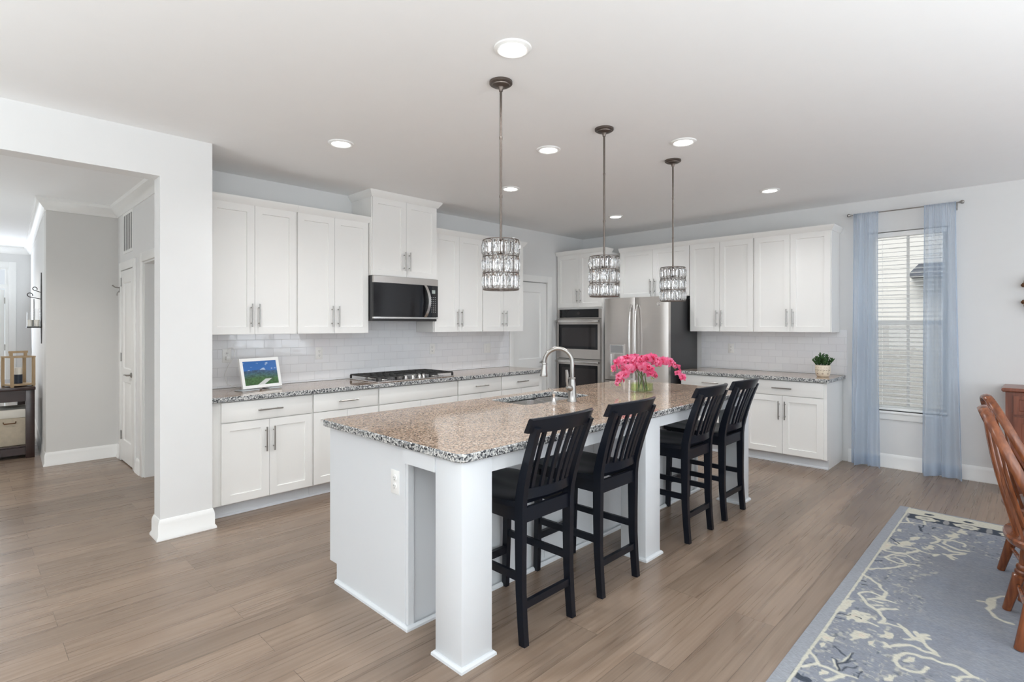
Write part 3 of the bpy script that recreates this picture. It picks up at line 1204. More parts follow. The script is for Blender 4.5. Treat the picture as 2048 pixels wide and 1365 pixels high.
def lower(label, loc, rz, w, x0=0.0, group=None, drawer_handle=True, mold=True, end=None, split=None):
    r = thing('base_cabinet', label, 'cabinet', loc, rz, group)
    yb = -0.59
    bm = BM()
    box(bm, 0.0006, yb, 0.10, w - 0.0006, -0.012, 0.874)
    box(bm, 0.0006, -0.525, 0, w - 0.0006, -0.012, 0.10)
    obj('cabinet_body', bm, CAB, r)
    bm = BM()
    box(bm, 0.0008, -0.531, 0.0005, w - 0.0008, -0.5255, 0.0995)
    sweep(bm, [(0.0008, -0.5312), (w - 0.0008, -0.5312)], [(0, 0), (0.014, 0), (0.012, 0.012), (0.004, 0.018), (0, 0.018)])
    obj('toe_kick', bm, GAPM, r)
    e = w - 0.006 - (end or 0)
    a = x0 + 0.006
    s = (a + e) / 2 if split is None else split
    shaker(r, 'drawer', a, e, 0.716, 0.868, yb - 0.0005, handle=((a + e) / 2, 0.792, False) if drawer_handle else None)
    shaker(r, 'door', a, s, 0.108, 0.712, yb - 0.0005, handle=(s - 0.03, 0.56, True))
    shaker(r, 'door', s, e, 0.108, 0.712, yb - 0.0005, handle=(s + 0.03, 0.56, True))
    return r


GC = 'white base cabinets under the range counter'
lower('white base cabinet beside the column, under the photo frame', (CX1, 0, 0), 0, 0.80, x0=0.088, group=GC)
lower('white base cabinet with one drawer between the photo frame and the cooktop', (-4.535, 0, 0), 0, 0.627, group=GC)
lower('wide white base cabinet under the cooktop, its top panel without a handle', (-3.908, 0, 0), 0, 0.945, group=GC, drawer_handle=False)
lower('white base cabinet just right of the cooktop', (-2.963, 0, 0), 0, 0.638, group=GC)
lower('white base cabinet at the end of the range counter by the pantry door', (-2.325, 0, 0), 0, 0.71, group=GC, end=0.06)
GD = 'white base cabinets on the fridge wall'
lower('white base cabinet between the fridge and the window-end cabinet', (0, -1.90, 0), R(-90), 0.745, group=GD)
lower('white base cabinet at the window end, under the potted plant', (0, -2.645, 0), R(-90), 0.80, group=GD, end=0.02)

# stone worktops
bm = BM()
slab(bm, rrect(CX1 + 0.001, -0.64, -1.60, -0.0095, (0, 0.012, 0, 0)), 0.876, 0.912)
tag(obj('countertop', bm, [GRAN, GRANE]), 'long speckled granite worktop along the range wall', 'countertop')
bm = BM()
slab(bm, rrect(-0.645, -3.475, -0.0095, -1.885, (0.012, 0, 0, 0)), 0.876, 0.912)
tag(obj('countertop', bm, [GRAN, GRANE]), 'short granite worktop between the fridge and the window, under the plant', 'countertop')

# tall oven cabinet, with the pair of ovens built in
r = thing('oven_cabinet', 'tall white cabinet in the corner housing the double oven', 'cabinet', (0, 0, 0), R(-90))
W0 = 0.80
bm = BM()
d = 0.60
box(bm, 0.004, -d, 0.10, 0.035, -0.004, 2.44)
box(bm, W0 - 0.035, -d, 0.10, W0 - 0.002, -0.004, 2.44)
box(bm, 0.035, -d, 0.10, W0 - 0.035, -0.004, 0.40)
box(bm, 0.035, -d, 1.668, W0 - 0.035, -0.004, 2.44)
box(bm, 0.035, -0.02, 0.40, W0 - 0.035, -0.004, 1.668)
box(bm, 0.004, -0.53, 0, W0 - 0.002, -0.004, 0.10)
obj('cabinet_body', bm, CAB, r)
shaker(r, 'door', 0.02, 0.405, 1.695, 2.43, -d - 0.0005, handle=(0.375, 1.85, True))
shaker(r, 'door', 0.405, 0.785, 1.695, 2.43, -d - 0.0005, handle=(0.435, 1.85, True))
shaker(r, 'drawer', 0.02, 0.785, 0.11, 0.385, -d - 0.0005, handle=(0.40, 0.25, False))
cab_crown(r, [(0.004, -d - 0.02), (W0 - 0.001, -d - 0.02), (W0 - 0.001, -0.42)], 2.434)

r = thing('double_oven', 'stainless steel double wall oven with black glass doors in the corner cabinet', 'oven', (-0.602, -0.40, 0.402), R(-90))
# local: x centred, front toward -y
bm = BM()
box(bm, -0.36, 0.0, 0.0, 0.36, 0.54, 1.262)
obj('oven_body', bm, DARKM, r)
bm = BM()
box(bm, -0.372, -0.022, 1.14, -0.335, -0.0005, 1.264); box(bm, 0.335, -0.022, 1.14, 0.372, -0.0005, 1.264); box(bm, -0.335, -0.022, 1.14, 0.335, -0.0005, 1.15)
obj('control_frame', bm, STEEL, r)
bm = BM()
box(bm, -0.335, -0.024, 1.15, 0.335, -0.0005, 1.262)
o = obj('control_panel', bm, BLACKG, r)
bm = BM()
lathe(bm, [(0.026, 0), (0.026, 0.004), (0.02, 0.006)], (0, -0.024, 1.208), 24, axis=(0, -1, 0))
obj('dial_display', bm, OVENWIN, o)
for zb, zt in ((0.585, 1.132), (0.02, 0.575)):
    bm = BM()
    panel_slab(bm, 0.744, zt - zb, 0.04, [(0.04, 0.13, 0.704, zt - zb - 0.075)], [(0.001, 0.002)], -0.372, zb, -0.041)
    dr = obj('oven_door', bm, STEEL, r)
    bm = BM()
    box(bm, -0.331, -0.0425, zb + 0.131, 0.331, -0.039, zt - 0.076)
    pane = obj('door_glass', bm, BLACKG, dr)
    bm = BM()
    box(bm, -0.28, -0.0432, zb + 0.17, 0.30, -0.0426, zt - 0.12)
    obj('door_window', bm, OVENWIN, dr)
    bm = BM()
    z = zt - 0.033
    box(bm, -0.372, -0.088, z - 0.017, 0.372, -0.072, z + 0.017, bev=0.006)
    for s in (-1, 1): box(bm, s * 0.33 - 0.012, -0.073, z - 0.012, s * 0.33 + 0.012, -0.0412, z + 0.012)
    obj('handle', bm, STEELH, dr)

# ------------------------------------------------------------------ fridge
r = thing('refrigerator', 'stainless french-door refrigerator with black sides between ovens and counter', 'refrigerator', (-0.03, -1.387, 0), R(-90))
bm = BM()
box(bm, -0.447, -0.69, 0.03, 0.447, 0, 1.775, bev=0.006)
box(bm, -0.42, -0.62, 0, 0.42, -0.05, 0.03)
obj('cabinet_body', bm, DARKM, r)
def curved_front(bm, x0, x1, z0, z1, yb, t, bulge):
    n = 8
    secs = []
    for k in range(n + 1):
        x = x0 + (x1 - x0) * k / n
        u = 2 * k / n - 1
        yf = yb - t - bulge * (1 - u * u)
        e = 0.012 if k in (0, n) else 0
        secs.append([(x, yb, z0), (x, yf + e, z0), (x, yf + e, z1), (x, yb, z1)])
    loft(bm, secs)
for s, nm in ((-1, 'fridge_door'), (1, 'fridge_door')):
    bm = BM()
    a, b_ = (-0.447, -0.003) if s < 0 else (0.003, 0.447)
    curved_front(bm, a, b_, 0.755, 1.79, -0.694, 0.065, 0.012)
    dr = obj(nm, bm, STEEL, r, sharp=0.5)
    bm = BM()
    x = s * 0.040
    pts = [(x, -0.77 - 0.055 * math.sin(PI * min(1, max(0, q)) ** 1) ** 0.35, 0.80 + 0.90 * q) for q in [i / 14 for i in range(15)]]
    tube(bm, pts, 0.0125, 12)
    obj('handle', bm, STEELH, dr)
    if s < 0:
        bm = BM()
        panel_slab(bm, 0.205, 0.40, 0.016, [(0.012, 0.012, 0.193, 0.285)], [(0.004, 0.02)], -0.345, 0.80, -0.786)
        dp = obj('water_dispenser', bm, STEELH, dr)
        bm = BM()
        box(bm, -0.33, -0.789, 1.10, -0.155, -0.7855, 1.19)
        obj('dispenser_panel', bm, simple('dispenser_grey', srgb(168, 170, 170), 0.25, 0.6), dr)
    else:
        bm = BM()
        lathe(bm, [(0.024, 0), (0.024, 0.003), (0.02, 0.004)], (0.33, -0.766, 1.70), 24, axis=(0, -1, 0))
        obj('badge', bm, STEELH, dr)
bm = BM()
curved_front(bm, -0.447, 0.447, 0.06, 0.745, -0.694, 0.065, 0.012)
dr = obj('freezer_drawer', bm, STEEL, r, sharp=0.5)
bm = BM()
tube(bm, [(-0.36, -0.765, 0.66), (-0.35, -0.82, 0.66), (0.35, -0.82, 0.66), (0.36, -0.765, 0.66)], 0.0125, 12)
obj('handle', bm, STEELH, dr)

# ------------------------------------------------------------------ microwave
r = thing('microwave', 'black and steel over-range microwave mounted under the tall-set cabinet', 'microwave', (-3.45, -0.01, 1.488), 0)
MW = 0.386
bm = BM()
box(bm, -MW, -0.37, 0.0, MW, 0, 0.4375, bev=0.003)
obj('body', bm, DARKM, r)
def bow_panel(bm, x0, x1, z0, z1, yb, y_at, n=14):
    secs = []
    for k in range(n + 1):
        x = x0 + (x1 - x0) * k / n
        secs.append([(x, yb, z0), (x, y_at(x), z0), (x, y_at(x), z1), (x, yb, z1)])
    loft(bm, secs)
yv = lambda x: -0.392 - 0.012 * (1 - (x / MW) ** 2)
bm = BM(); bow_panel(bm, -MW, MW, 0.372, 0.437, -0.3705, lambda x: yv(x) - 0.002); obj('vent_strip', bm, STEEL, r)
bm = BM(); bow_panel(bm, -MW, MW, 0.024, 0.040, -0.3705, lambda x: yv(x) - 0.003); obj('bottom_trim', bm, STEELH, r)
bm = BM(); bow_panel(bm, -MW, 0.262, 0.042, 0.370, -0.3705, yv); dr = obj('door', bm, BLACKG, r)
bm = BM()
bar(bm, [(0.205 + 0.035 * math.sin(PI * q), yv(0.23) - 0.012 - 0.034 * math.sin(PI * q) ** 0.6, 0.043 + 0.326 * q) for q in [i / 16 for i in range(17)]], 0.03, 0.008)
obj('handle', bm, STEELH, dr)
bm = BM(); bow_panel(bm, 0.264, MW, 0.042, 0.370, -0.3705, yv, 4); cp = obj('control_panel', bm, BLACKG, r)
bm = BM(); box(bm, 0.305, yv(0.32) - 0.0035, 0.29, 0.345, yv(0.32) + 0.001, 0.325); obj('display', bm, DISP, cp)
bm = BM()
for i in range(3):
    for j in range(8):
        x = 0.298 + i * 0.024
        z = 0.095 + j * 0.0215
        box(bm, x, yv(x) - 0.0032, z, x + 0.008, yv(x) + 0.001, z + 0.004)
obj('keypad', bm, PLATE, cp)

# ------------------------------------------------------------------ cooktop
r = thing('gas_cooktop', 'stainless gas cooktop with black grates set in the range counter', 'cooktop', (-3.445, -0.325, 0.9125), 0)
bm = BM()
slab(bm, rrect(-0.457, -0.265, 0.457, 0.265, 0.02), 0, 0.012, r=0.003, mi_side=0)
obj('steel_tray', bm, STEELH, r)
for i, (x, y, q) in enumerate([(-0.30, 0.13, 0.042), (-0.30, -0.12, 0.035), (0.30, 0.13, 0.042), (0.30, -0.12, 0.035), (0.0, 0.08, 0.055)]):
    bm = BM()
    lathe(bm, [(q + 0.012, 0), (q + 0.01, 0.008), (q, 0.012)], (x, y, 0.0125), 24)
    bn = obj('burner', bm, STEELH, r)
    bm = BM()
    lathe(bm, [(q - 0.004, 0), (q, 0.004), (q, 0.010), (q - 0.006, 0.014), (0.0001, 0.014)], (x, y, 0.0245), 24)
    obj('burner_cap', bm, CORK, bn)
for cx, gw in ((-0.302, 0.145), (0.0, 0.15), (0.302, 0.145)):
    bm = BM()
    zt = 0.052
    mid = cx == 0.0
    yl = -0.10 if mid else -0.235
    for x in (cx - gw, cx + gw): box(bm, x - 0.007, yl, zt - 0.012, x + 0.007, 0.245, zt)
    for y in (yl, 0.245): box(bm, cx - gw, y - 0.007, zt - 0.012, cx + gw, y + 0.007, zt)
    for y in ((0.08,) if mid else (0.13, 0.005, -0.12)): box(bm, cx - gw, y - 0.005, zt - 0.010, cx + gw, y + 0.005, zt + 0.001)
    for x in (cx - gw * 0.45, cx, cx + gw * 0.45): box(bm, x - 0.005, yl, zt - 0.010, x + 0.005, 0.245, zt + 0.001)
    for x in (cx - gw, cx + gw):
        for y in (yl, 0.245): box(bm, x - 0.008, y - 0.008, 0.0125, x + 0.008, y + 0.008, zt - 0.01)
    obj('grate', bm, IRON, r)
for x, y in ((-0.10, -0.185), (-0.035, -0.215), (0.0, -0.165), (0.045, -0.215), (0.115, -0.185)):
    bm = BM()
    lathe(bm, [(0.021, 0), (0.021, 0.006), (0.017, 0.009), (0.016, 0.026), (0.013, 0.030), (0.0001, 0.030)], (x, y, 0.0125), 20)
    box(bm, x - 0.003, y - 0.016, 0.036, x + 0.003, y + 0.016, 0.0475)
    obj('knob', bm, CHROME, r)


# ------------------------------------------------------------------ outlets
def outlet(name, label, loc, rz, kind='outlet', group=None, w=0.072):
    r = thing(name, label, 'outlet' if kind != 'switch' else 'switch', loc, rz, group)
    bm = BM()
    box(bm, -w / 2, -0.006, -0.058, w / 2, 0, 0.058, bev=0.003)
    obj('cover_plate', bm, PLATE, r)
    if kind == 'outlet':
        for z in (0.02, -0.02):
            bm = BM()
            lathe(bm, [(0.0165, 0), (0.0165, 0.0025), (0.015, 0.003)], (0, -0.006, z), 20, axis=(0, -1, 0))
            s = obj('socket', bm, PLATE, r)
            bm = BM()
            for x in (-0.0065, 0.0065): box(bm, x - 0.0012, -0.0095, z - 0.002, x + 0.0012, -0.0088, z + 0.007)
            box(bm, -0.0025, -0.0095, z - 0.011, 0.0025, -0.0088, z - 0.006)
            obj('slots', bm, SLOT, s)
    else:
        bm = BM()
        box(bm, -0.016, -0.011, -0.033, 0.016, -0.0055, 0.033, bev=0.002)
        obj('rocker', bm, PLATE, r)
    return r


YT = -0.0092
GO = 'white outlets on the tiled splashback'
outlet('wall_outlet', 'white outlet on the tiles between the photo frame and the cooktop', (-4.19, YT, 1.178), 0, group=GO)
outlet('wall_outlet', 'white outlet on the tiles just right of the cooktop', (-2.842, YT, 1.178), 0, group=GO)
outlet('wall_switch', 'white switch plate on the tiles near the pantry door', (-1.987, YT, 1.16), 0, 'switch', w=0.115)
outlet('wall_outlet', 'white outlet on the tiles between fridge and potted plant', (YT, -2.258, 1.165), R(-90), group=GO)
ol = outlet('wall_outlet', 'white outlet with a plug in it above the photo frame, by the column', (-5.01, YT, 1.187), 0, group=GO)

# ------------------------------------------------------------------ island
IX0, IX1, IY0, IY1 = -5.165, -2.015, -3.252, -2.02
SINK = rrect(-3.95, -2.50, -3.235, -2.135, (0.06, 0.06, 0.05, 0.05))
bm = BM()
slab(bm, rrect(IX0, IY0, IX1, IY1, 0.05, 8), 0.876, 0.912, holes=[SINK[::-1]], r=0.005)
tag(obj('countertop', bm, [GRAN, GRANE]), 'large speckled granite slab on the kitchen island', 'countertop')

r = thing('kitchen_island', 'white kitchen island body with three square posts carrying the granite slab', 'kitchen island', (-3.58, -2.65, 0))
ox, oy = 3.58, 2.65
bx0, bx1, by0, by1 = -5.115, -2.065, -2.785, -2.04
def ibox(bm, x0, y0, z0, x1, y1, z1, **k): box(bm, x0 + ox, y0 + oy, z0, x1 + ox, y1 + oy, z1, **k)
bm = BM()
t = 0.02
ibox(bm, bx0 + t, by0 + 0.006, 0.10, -4.02, by1 - 0.022, 0.874)
ibox(bm, -3.17, by0 + 0.006, 0.10, bx1 - t, by1 - 0.022, 0.874)
ibox(bm, -4.02, by0 + 0.006, 0.10, -3.17, by0 + 0.03, 0.874)
ibox(bm, -4.02, by0 + 0.03, 0.10, -3.17, by1 - 0.022, 0.62)
ibox(bm, -4.02, by1 - 0.04, 0.62, -3.17, by1 - 0.022, 0.874)
ibox(bm, bx0 + t, by0 + 0.006, 0, bx1 - t, by1 - 0.095, 0.10)
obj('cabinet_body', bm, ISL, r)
for xa, xb in ((bx0, bx0 + t), (bx1 - t, bx1)):
    bm = BM()
    sec = [(xa, by0), (xa, by1 - 0.075), (xa, by1)]
    prof = [(by0, 0), (by1 - 0.078, 0), (by1 - 0.078, 0.104), (by1, 0.104), (by1, 0.874), (by0, 0.874)]
    loft(bm, [[(x + ox, y + oy, z) for y, z in prof] for x in (xa, xb)])
    bmesh.ops.recalc_face_normals(bm, faces=bm.faces)
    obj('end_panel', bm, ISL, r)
# back panel with flat battens, facing the stools
bm = BM()
ibox(bm, bx0 + t, by0 - 0.0005, 0.0, bx1 - t, by0 + 0.0055, 0.874)
obj('back_panel', bm, ISL, r)
for xx in (bx0 + 0.003, bx1 - 0.035):
    bm = BM()
    ibox(bm, xx, by0 - 0.0195, 0.0, xx + 0.032, by0 - 0.001, 0.874)
    obj('corner_batten', bm, ISL, r)
for i in range(1, 6):
    bm = BM()
    xx = bx0 + (bx1 - bx0) * i / 6
    ibox(bm, xx - 0.012, by0 - 0.006, 0.03, xx + 0.012, by0 - 0.001, 0.79)
    obj('batten', bm, ISL, r)
SHOE = [(0, 0), (0.015, 0), (0.014, 0.011), (0.006, 0.019), (0, 0.02)]
bm = BM()
sweep(bm, [(bx0 + ox, by1 - 0.078 + oy), (bx0 + ox, by0 + oy - 0.0195), (bx1 + ox, by0 + oy - 0.0195), (bx1 + ox, by1 - 0.078 + oy)], SHOE)
obj('shoe_molding', bm, ISL, r)
PX = (-5.052, -3.582, -2.118)
PY0, PY1 = -3.226, -3.048
for px in PX:
    bm = BM()
    ibox(bm, px - 0.087, PY0, 0, px + 0.087, PY1, 0.874, bev=0.0025)
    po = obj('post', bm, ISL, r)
    bm = BM()
    sweep(bm, [(px + 0.087 + ox, PY1 + oy), (px - 0.087 + ox, PY1 + oy), (px - 0.087 + ox, PY0 + oy), (px + 0.087 + ox, PY0 + oy)][::1], SHOE, closed=True)
    obj('shoe_molding', bm, ISL, po)
# rails under the overhanging slab
bm = BM()
for a, b_ in ((PX[0] + 0.0875, PX[1] - 0.0875), (PX[1] + 0.0875, PX[2] - 0.0875)):
    ibox(bm, a, PY0 + 0.012, 0.80, b_, PY0 + 0.034, 0.874)
for px, e in ((PX[0], -1), (PX[2], 1)):
    xa = px + e * 0.080
    ibox(bm, xa - 0.011, PY1 + 0.0005, 0.80, xa + 0.011, by0 - 0.0205, 0.874)
obj('apron', bm, ISL, r)
# doors and false fronts on the sink side
xs = [bx0 + 0.03, -4.55, -4.0, -3.58, -3.16, -2.6, bx1 - 0.03]
for i in range(6):
    bm = BM()
    g = 0.002
    panel_slab(bm, xs[i + 1] - xs[i] - 2 * g, 0.745, 0.02, [(0.058, 0.058, xs[i + 1] - xs[i] - 2 * g - 0.058, 0.687)], [(0.002, 0), (0.004, 0.009)])
    dr = obj('door', bm, ISL, r)
    dr.location = (xs[i + 1] - g + ox, by1 - 0.0215 + oy, 0.115)
    dr.rotation_euler = (0, 0, PI)
    bar_pull(dr, 0.03 if i % 2 else xs[i + 1] - xs[i] - 0.034, 0.60, -0.02)

outlet('wall_outlet', 'white outlet on the end panel of the island', (bx0, -2.705, 0.685), R(-90))

# undermount sink
r = thing('kitchen_sink', 'stainless double-bowl sink set under the island slab', 'sink', (-3.59, -2.32, 0.68))
bm = BM()
def bowl(bm, x0, y0, x1, y1, depth, rad):
    lp = lambda o: rrect(x0 + o, y0 + o, x1 - o, y1 - o, max(0.02, rad - o), 5)
    outer = rrect(x0 - 0.012, y0 - 0.012, x1 + 0.012, y1 + 0.012, rad + 0.012, 5)
    secs = [[(p[0], p[1], 0.1945) for p in outer], [(p[0], p[1], 0.1945) for p in lp(0)], [(p[0], p[1], 0.02) for p in lp(0.012)], [(p[0], p[1], 0.0) for p in lp(0.035)]]
    rings = [[bm.verts.new(p) for p in s] for s in secs]
    n = len(rings[0])
    for a, b in zip(rings, rings[1:]):
        for k in range(n): bm.faces.new((a[k], a[(k + 1) % n], b[(k + 1) % n], b[k]))
    bm.faces.new(rings[-1])
bowl(bm, -0.352, -0.175, 0.06, 0.18, 0.2, 0.06)
bmesh.ops.recalc_face_normals(bm, faces=bm.faces)
obj('bowl', bm, STEELH, r)
bm = BM()
bowl(bm, 0.085, -0.175, 0.346, 0.18, 0.2, 0.06)
bmesh.ops.recalc_face_normals(bm, faces=bm.faces)
obj('bowl', bm, STEELH, r)
for x in (-0.15, 0.21):
    bm = BM()
    lathe(bm, [(0.045, 0.0005), (0.043, 0.004), (0.03, 0.002), (0.0001, 0.001)], (x, 0, 0.0), 20)
    obj('drain', bm, CHROME, r)

# faucet: gooseneck reaching over the bowl, side lever, pull-down spray
r = thing('kitchen_faucet', 'brushed nickel gooseneck faucet on the island slab', 'faucet', (-3.592, -2.60, 0.9125), R(0))
bm = BM()
lathe(bm, [(0.036, 0), (0.035, 0.006), (0.031, 0.012), (0.030, 0.05), (0.028, 0.08), (0.023, 0.135), (0.0205, 0.155), (0.0245, 0.157), (0.0245, 0.165), (0.0175, 0.168)], (0, 0, 0), 24)
obj('body', bm, NICKEL, r)
bm = BM()
q = Vector((-0.62, 0.785)).normalized()
pts = [(0, 0, 0.16), (0, 0, 0.22), (0, 0, 0.272)]
rad = 0.098
for k in range(1, 15):
    a = PI * k / 14 * 1.02
    o_ = rad * (1 - math.cos(a))
    pts.append((q.x * o_, q.y * o_, 0.272 + rad * math.sin(a)))
tube(bm, pts, 0.0145, 14)
obj('spout', bm, NICKEL, r)
e = Vector(pts[-1]); dv = (Vector(pts[-1]) - Vector(pts[-2])).normalized()
bm = BM()
lathe(bm, [(0.0165, -0.004), (0.018, 0.0), (0.018, 0.006), (0.0155, 0.009), (0.018, 0.03), (0.024, 0.07), (0.0265, 0.088), (0.0255, 0.094), (0.0001, 0.094)], e, 20, axis=dv)
obj('spray_head', bm, NICKEL, r)
bm = BM()
s = Vector((-0.98, 0.02, 0)).normalized()
lathe(bm, [(0.021, 0), (0.023, 0.02), (0.021, 0.045), (0.014, 0.058), (0.0001, 0.062)], (0, 0, 0.085), 18, axis=(s.x, s.y, 0.35))
p0 = Vector((0, 0, 0.085)) + s * 0.05 + Vector((0, 0, 0.02))
tube(bm, [p0, p0 + s * 0.008 + Vector((0, 0, 0.04)), p0 + s * 0.004 + Vector((0, 0, 0.08)), p0 + s * 0.012 + Vector((0, 0, 0.118))], [0.008, 0.009, 0.012, 0.009], 12)
obj('lever', bm, NICKEL, r)
r = thing('soap_dispenser', 'small polished soap dispenser left of the faucet', 'soap dispenser', (-3.775, -2.585, 0.9125))
bm = BM()
lathe(bm, [(0.022, 0), (0.022, 0.004), (0.016, 0.010), (0.0105, 0.03), (0.0095, 0.055), (0.012, 0.06), (0.012, 0.07), (0.0001, 0.072)], (0, 0, 0), 20)
obj('body', bm, CHROME, r)
bm = BM()
tube(bm, [(0, 0, 0.07), (0.005, 0.01, 0.085), (0.02, 0.05, 0.098), (0.026, 0.07, 0.094)], [0.006, 0.006, 0.005, 0.004], 10)
obj('nozzle', bm, CHROME, r)

# ------------------------------------------------------------------ counter stools (local: front toward +y)
def make_stool(label, loc):
    r = thing('counter_stool', label, 'stool', loc, 0, 'black slat-back counter stools')
    # saddle seat
    bm = BM()
    nx, ny = 16, 16
    def ext(u, v):
        w = 0.212 + 0.012 * math.sin(PI * min(1, max(0, v * 0.9 + 0.1))) - 0.020 * (1 - v) ** 2
        y = -0.20 + 0.45 * v
        x = w * u
        y += 0.018 * (1 - u * u) * (v - 0.3)
        if v > 0.85: x *= 1 - 0.10 * ((v - 0.85) / 0.15) ** 2
        if v < 0.1: x *= 1 - 0.05 * ((0.1 - v) / 0.1) ** 2
        return x, y
    def top(u, v):
        s = 0.016 * (1 - abs(u) ** 2.2) * math.sin(PI * min(1.0, v * 1.02)) ** 0.8
        s -= 0.006 * math.exp(-(u / 0.16) ** 2) * v
        return 0.652 - s - 0.006 * max(abs(u), abs(2 * v - 1)) ** 8
    T, B = {}, {}
    for i in range(nx + 1):
        for j in range(ny + 1):
            u, v = 2 * i / nx - 1, j / ny
            x, y = ext(u, v)
            T[i, j] = bm.verts.new((x, y, top(u, v)))
            B[i, j] = bm.verts.new((x * 0.975, y * 0.975 + 0.001, 0.618))
    for i in range(nx):
        for j in range(ny):
            bm.faces.new((T[i, j], T[i + 1, j], T[i + 1, j + 1], T[i, j + 1]))
            bm.faces.new((B[i, j], B[i, j + 1], B[i + 1, j + 1], B[i + 1, j]))
    for i in range(nx):
        bm.faces.new((B[i, 0], B[i + 1, 0], T[i + 1, 0], T[i, 0]))
        bm.faces.new((T[i, ny], T[i + 1, ny], B[i + 1, ny], B[i, ny]))
    for j in range(ny):
        bm.faces.new((T[0, j], T[0, j + 1], B[0, j + 1], B[0, j]))
        bm.faces.new((B[nx, j], B[nx, j + 1], T[nx, j + 1], T[nx, j]))
    obj('seat', bm, STOOL, r)
    # legs: rear ones run up as back posts
    backy = lambda z: -0.217 - 0.02 * max(0, 1 - z / 0.3) ** 1.5 - (0.125 * ((z - 0.62) / 0.4) ** 1.35 if z > 0.62 else 0)
    postx = lambda z: 0.172 + (0.022 * (z - 0.6) / 0.42 if z > 0.6 else 0)
    for s in (-1, 1):
        bm = BM()
        zs = [0, 0.12, 0.25, 0.38, 0.5, 0.6, 0.66, 0.72, 0.79, 0.86, 0.93, 1.0]
        bar(bm, [(s * postx(z), backy(z), z) for z in zs], 0.030, [0.036, 0.038, 0.041, 0.044, 0.048, 0.050, 0.048, 0.045, 0.041, 0.037, 0.034, 0.031])
        obj('leg', bm, STOOL, r)
    for s in (-1, 1):
        bm = BM()
        bar(bm, [(s * 0.170, 0.222, 0), (s * 0.171, 0.212, 0.3), (s * 0.172, 0.205, 0.6), (s * 0.172, 0.204, 0.619)], [0.028, 0.031, 0.034, 0.034], [0.032, 0.035, 0.038, 0.038])
        obj('leg', bm, STOOL, r)
    bm = BM()
    box(bm, -0.157, -0.232, 0.548, 0.157, -0.212, 0.615); box(bm, -0.155, 0.197, 0.55, 0.155, 0.217, 0.617)
    for s in (-1, 1): box(bm, s * 0.165 - 0.01, -0.195, 0.55, s * 0.165 + 0.01, 0.188, 0.617)
    obj('apron', bm, STOOL, r)
    for q in ('rear', 'front', 'side', 'side2'):
        bm = BM()
        if q == 'rear': box(bm, -0.158, -0.236, 0.158, 0.158, -0.216, 0.192)
        elif q == 'front': box(bm, -0.156, 0.204, 0.186, 0.156, 0.226, 0.226)
        else:
            s = -1 if q == 'side' else 1
            box(bm, s * 0.171 - 0.009, -0.20, 0.282, s * 0.171 + 0.009, 0.198, 0.318)
        obj('stretcher', bm, STOOL, r)
    curve = lambda x, z: backy(z) + 0.018 - 0.050 * (1 - (x / 0.2) ** 2)
    # curved top rail
    bm = BM()
    xs = [-0.222 + 0.444 * i / 16 for i in range(17)]
    ptop = lambda x: 1.040 + 0.010 * (1 - (x / 0.22) ** 2)
    secs = []
    for x in xs:
        yb, yt = curve(x, 0.975), curve(x, 1.04)
        zb, zt = 0.973 + 0.004 * (1 - (x / 0.22) ** 2), ptop(x)
        secs.append([(x, yb - 0.014, zb), (x, yb + 0.012, zb), (x, yt + 0.010, zt - 0.006), (x, yt + 0.004, zt), (x, yt - 0.010, zt), (x, yt - 0.016, zt - 0.006)])
    loft(bm, secs)
    obj('top_rail', bm, STOOL, r)
    bm = BM()
    secs = []
    for x in [-0.163 + 0.326 * i / 12 for i in range(13)]:
        y = curve(x, 0.68) + 0.004
        zb = 0.654 + 0.006 * (1 - (x / 0.165) ** 2)
        zt = 0.704
        secs.append([(x, y - 0.011, zb), (x, y + 0.011, zb), (x, y + 0.009, zt), (x, y - 0.013, zt)])
    loft(bm, secs)
    obj('lower_rail', bm, STOOL, r)
    for i in range(6):
        k = -1 + 2 * (i + 0.5) / 6
        k *= 0.95
        bm = BM()
        zs = [0.702, 0.76, 0.82, 0.88, 0.94, 0.977]
        bar(bm, [(k * (0.155 + 0.02 * (z - 0.7) / 0.28), curve(k * 0.16, z) + 0.004, z) for z in zs], 0.021, 0.012)
        obj('slat', bm, STOOL, r)
    return r


st = make_stool('black slat-back counter stool nearest the camera, beside the first island post', (-4.648, -3.045, 0))
dup(st, (-4.046, -3.045, 0), label='black slat-back counter stool second from the camera, left of the middle island post')
dup(st, (-3.053, -3.045, 0), label='black slat-back counter stool just right of the middle island post')
dup(st, (-2.470, -3.045, 0), label='black slat-back counter stool farthest from the camera, by the last island post')


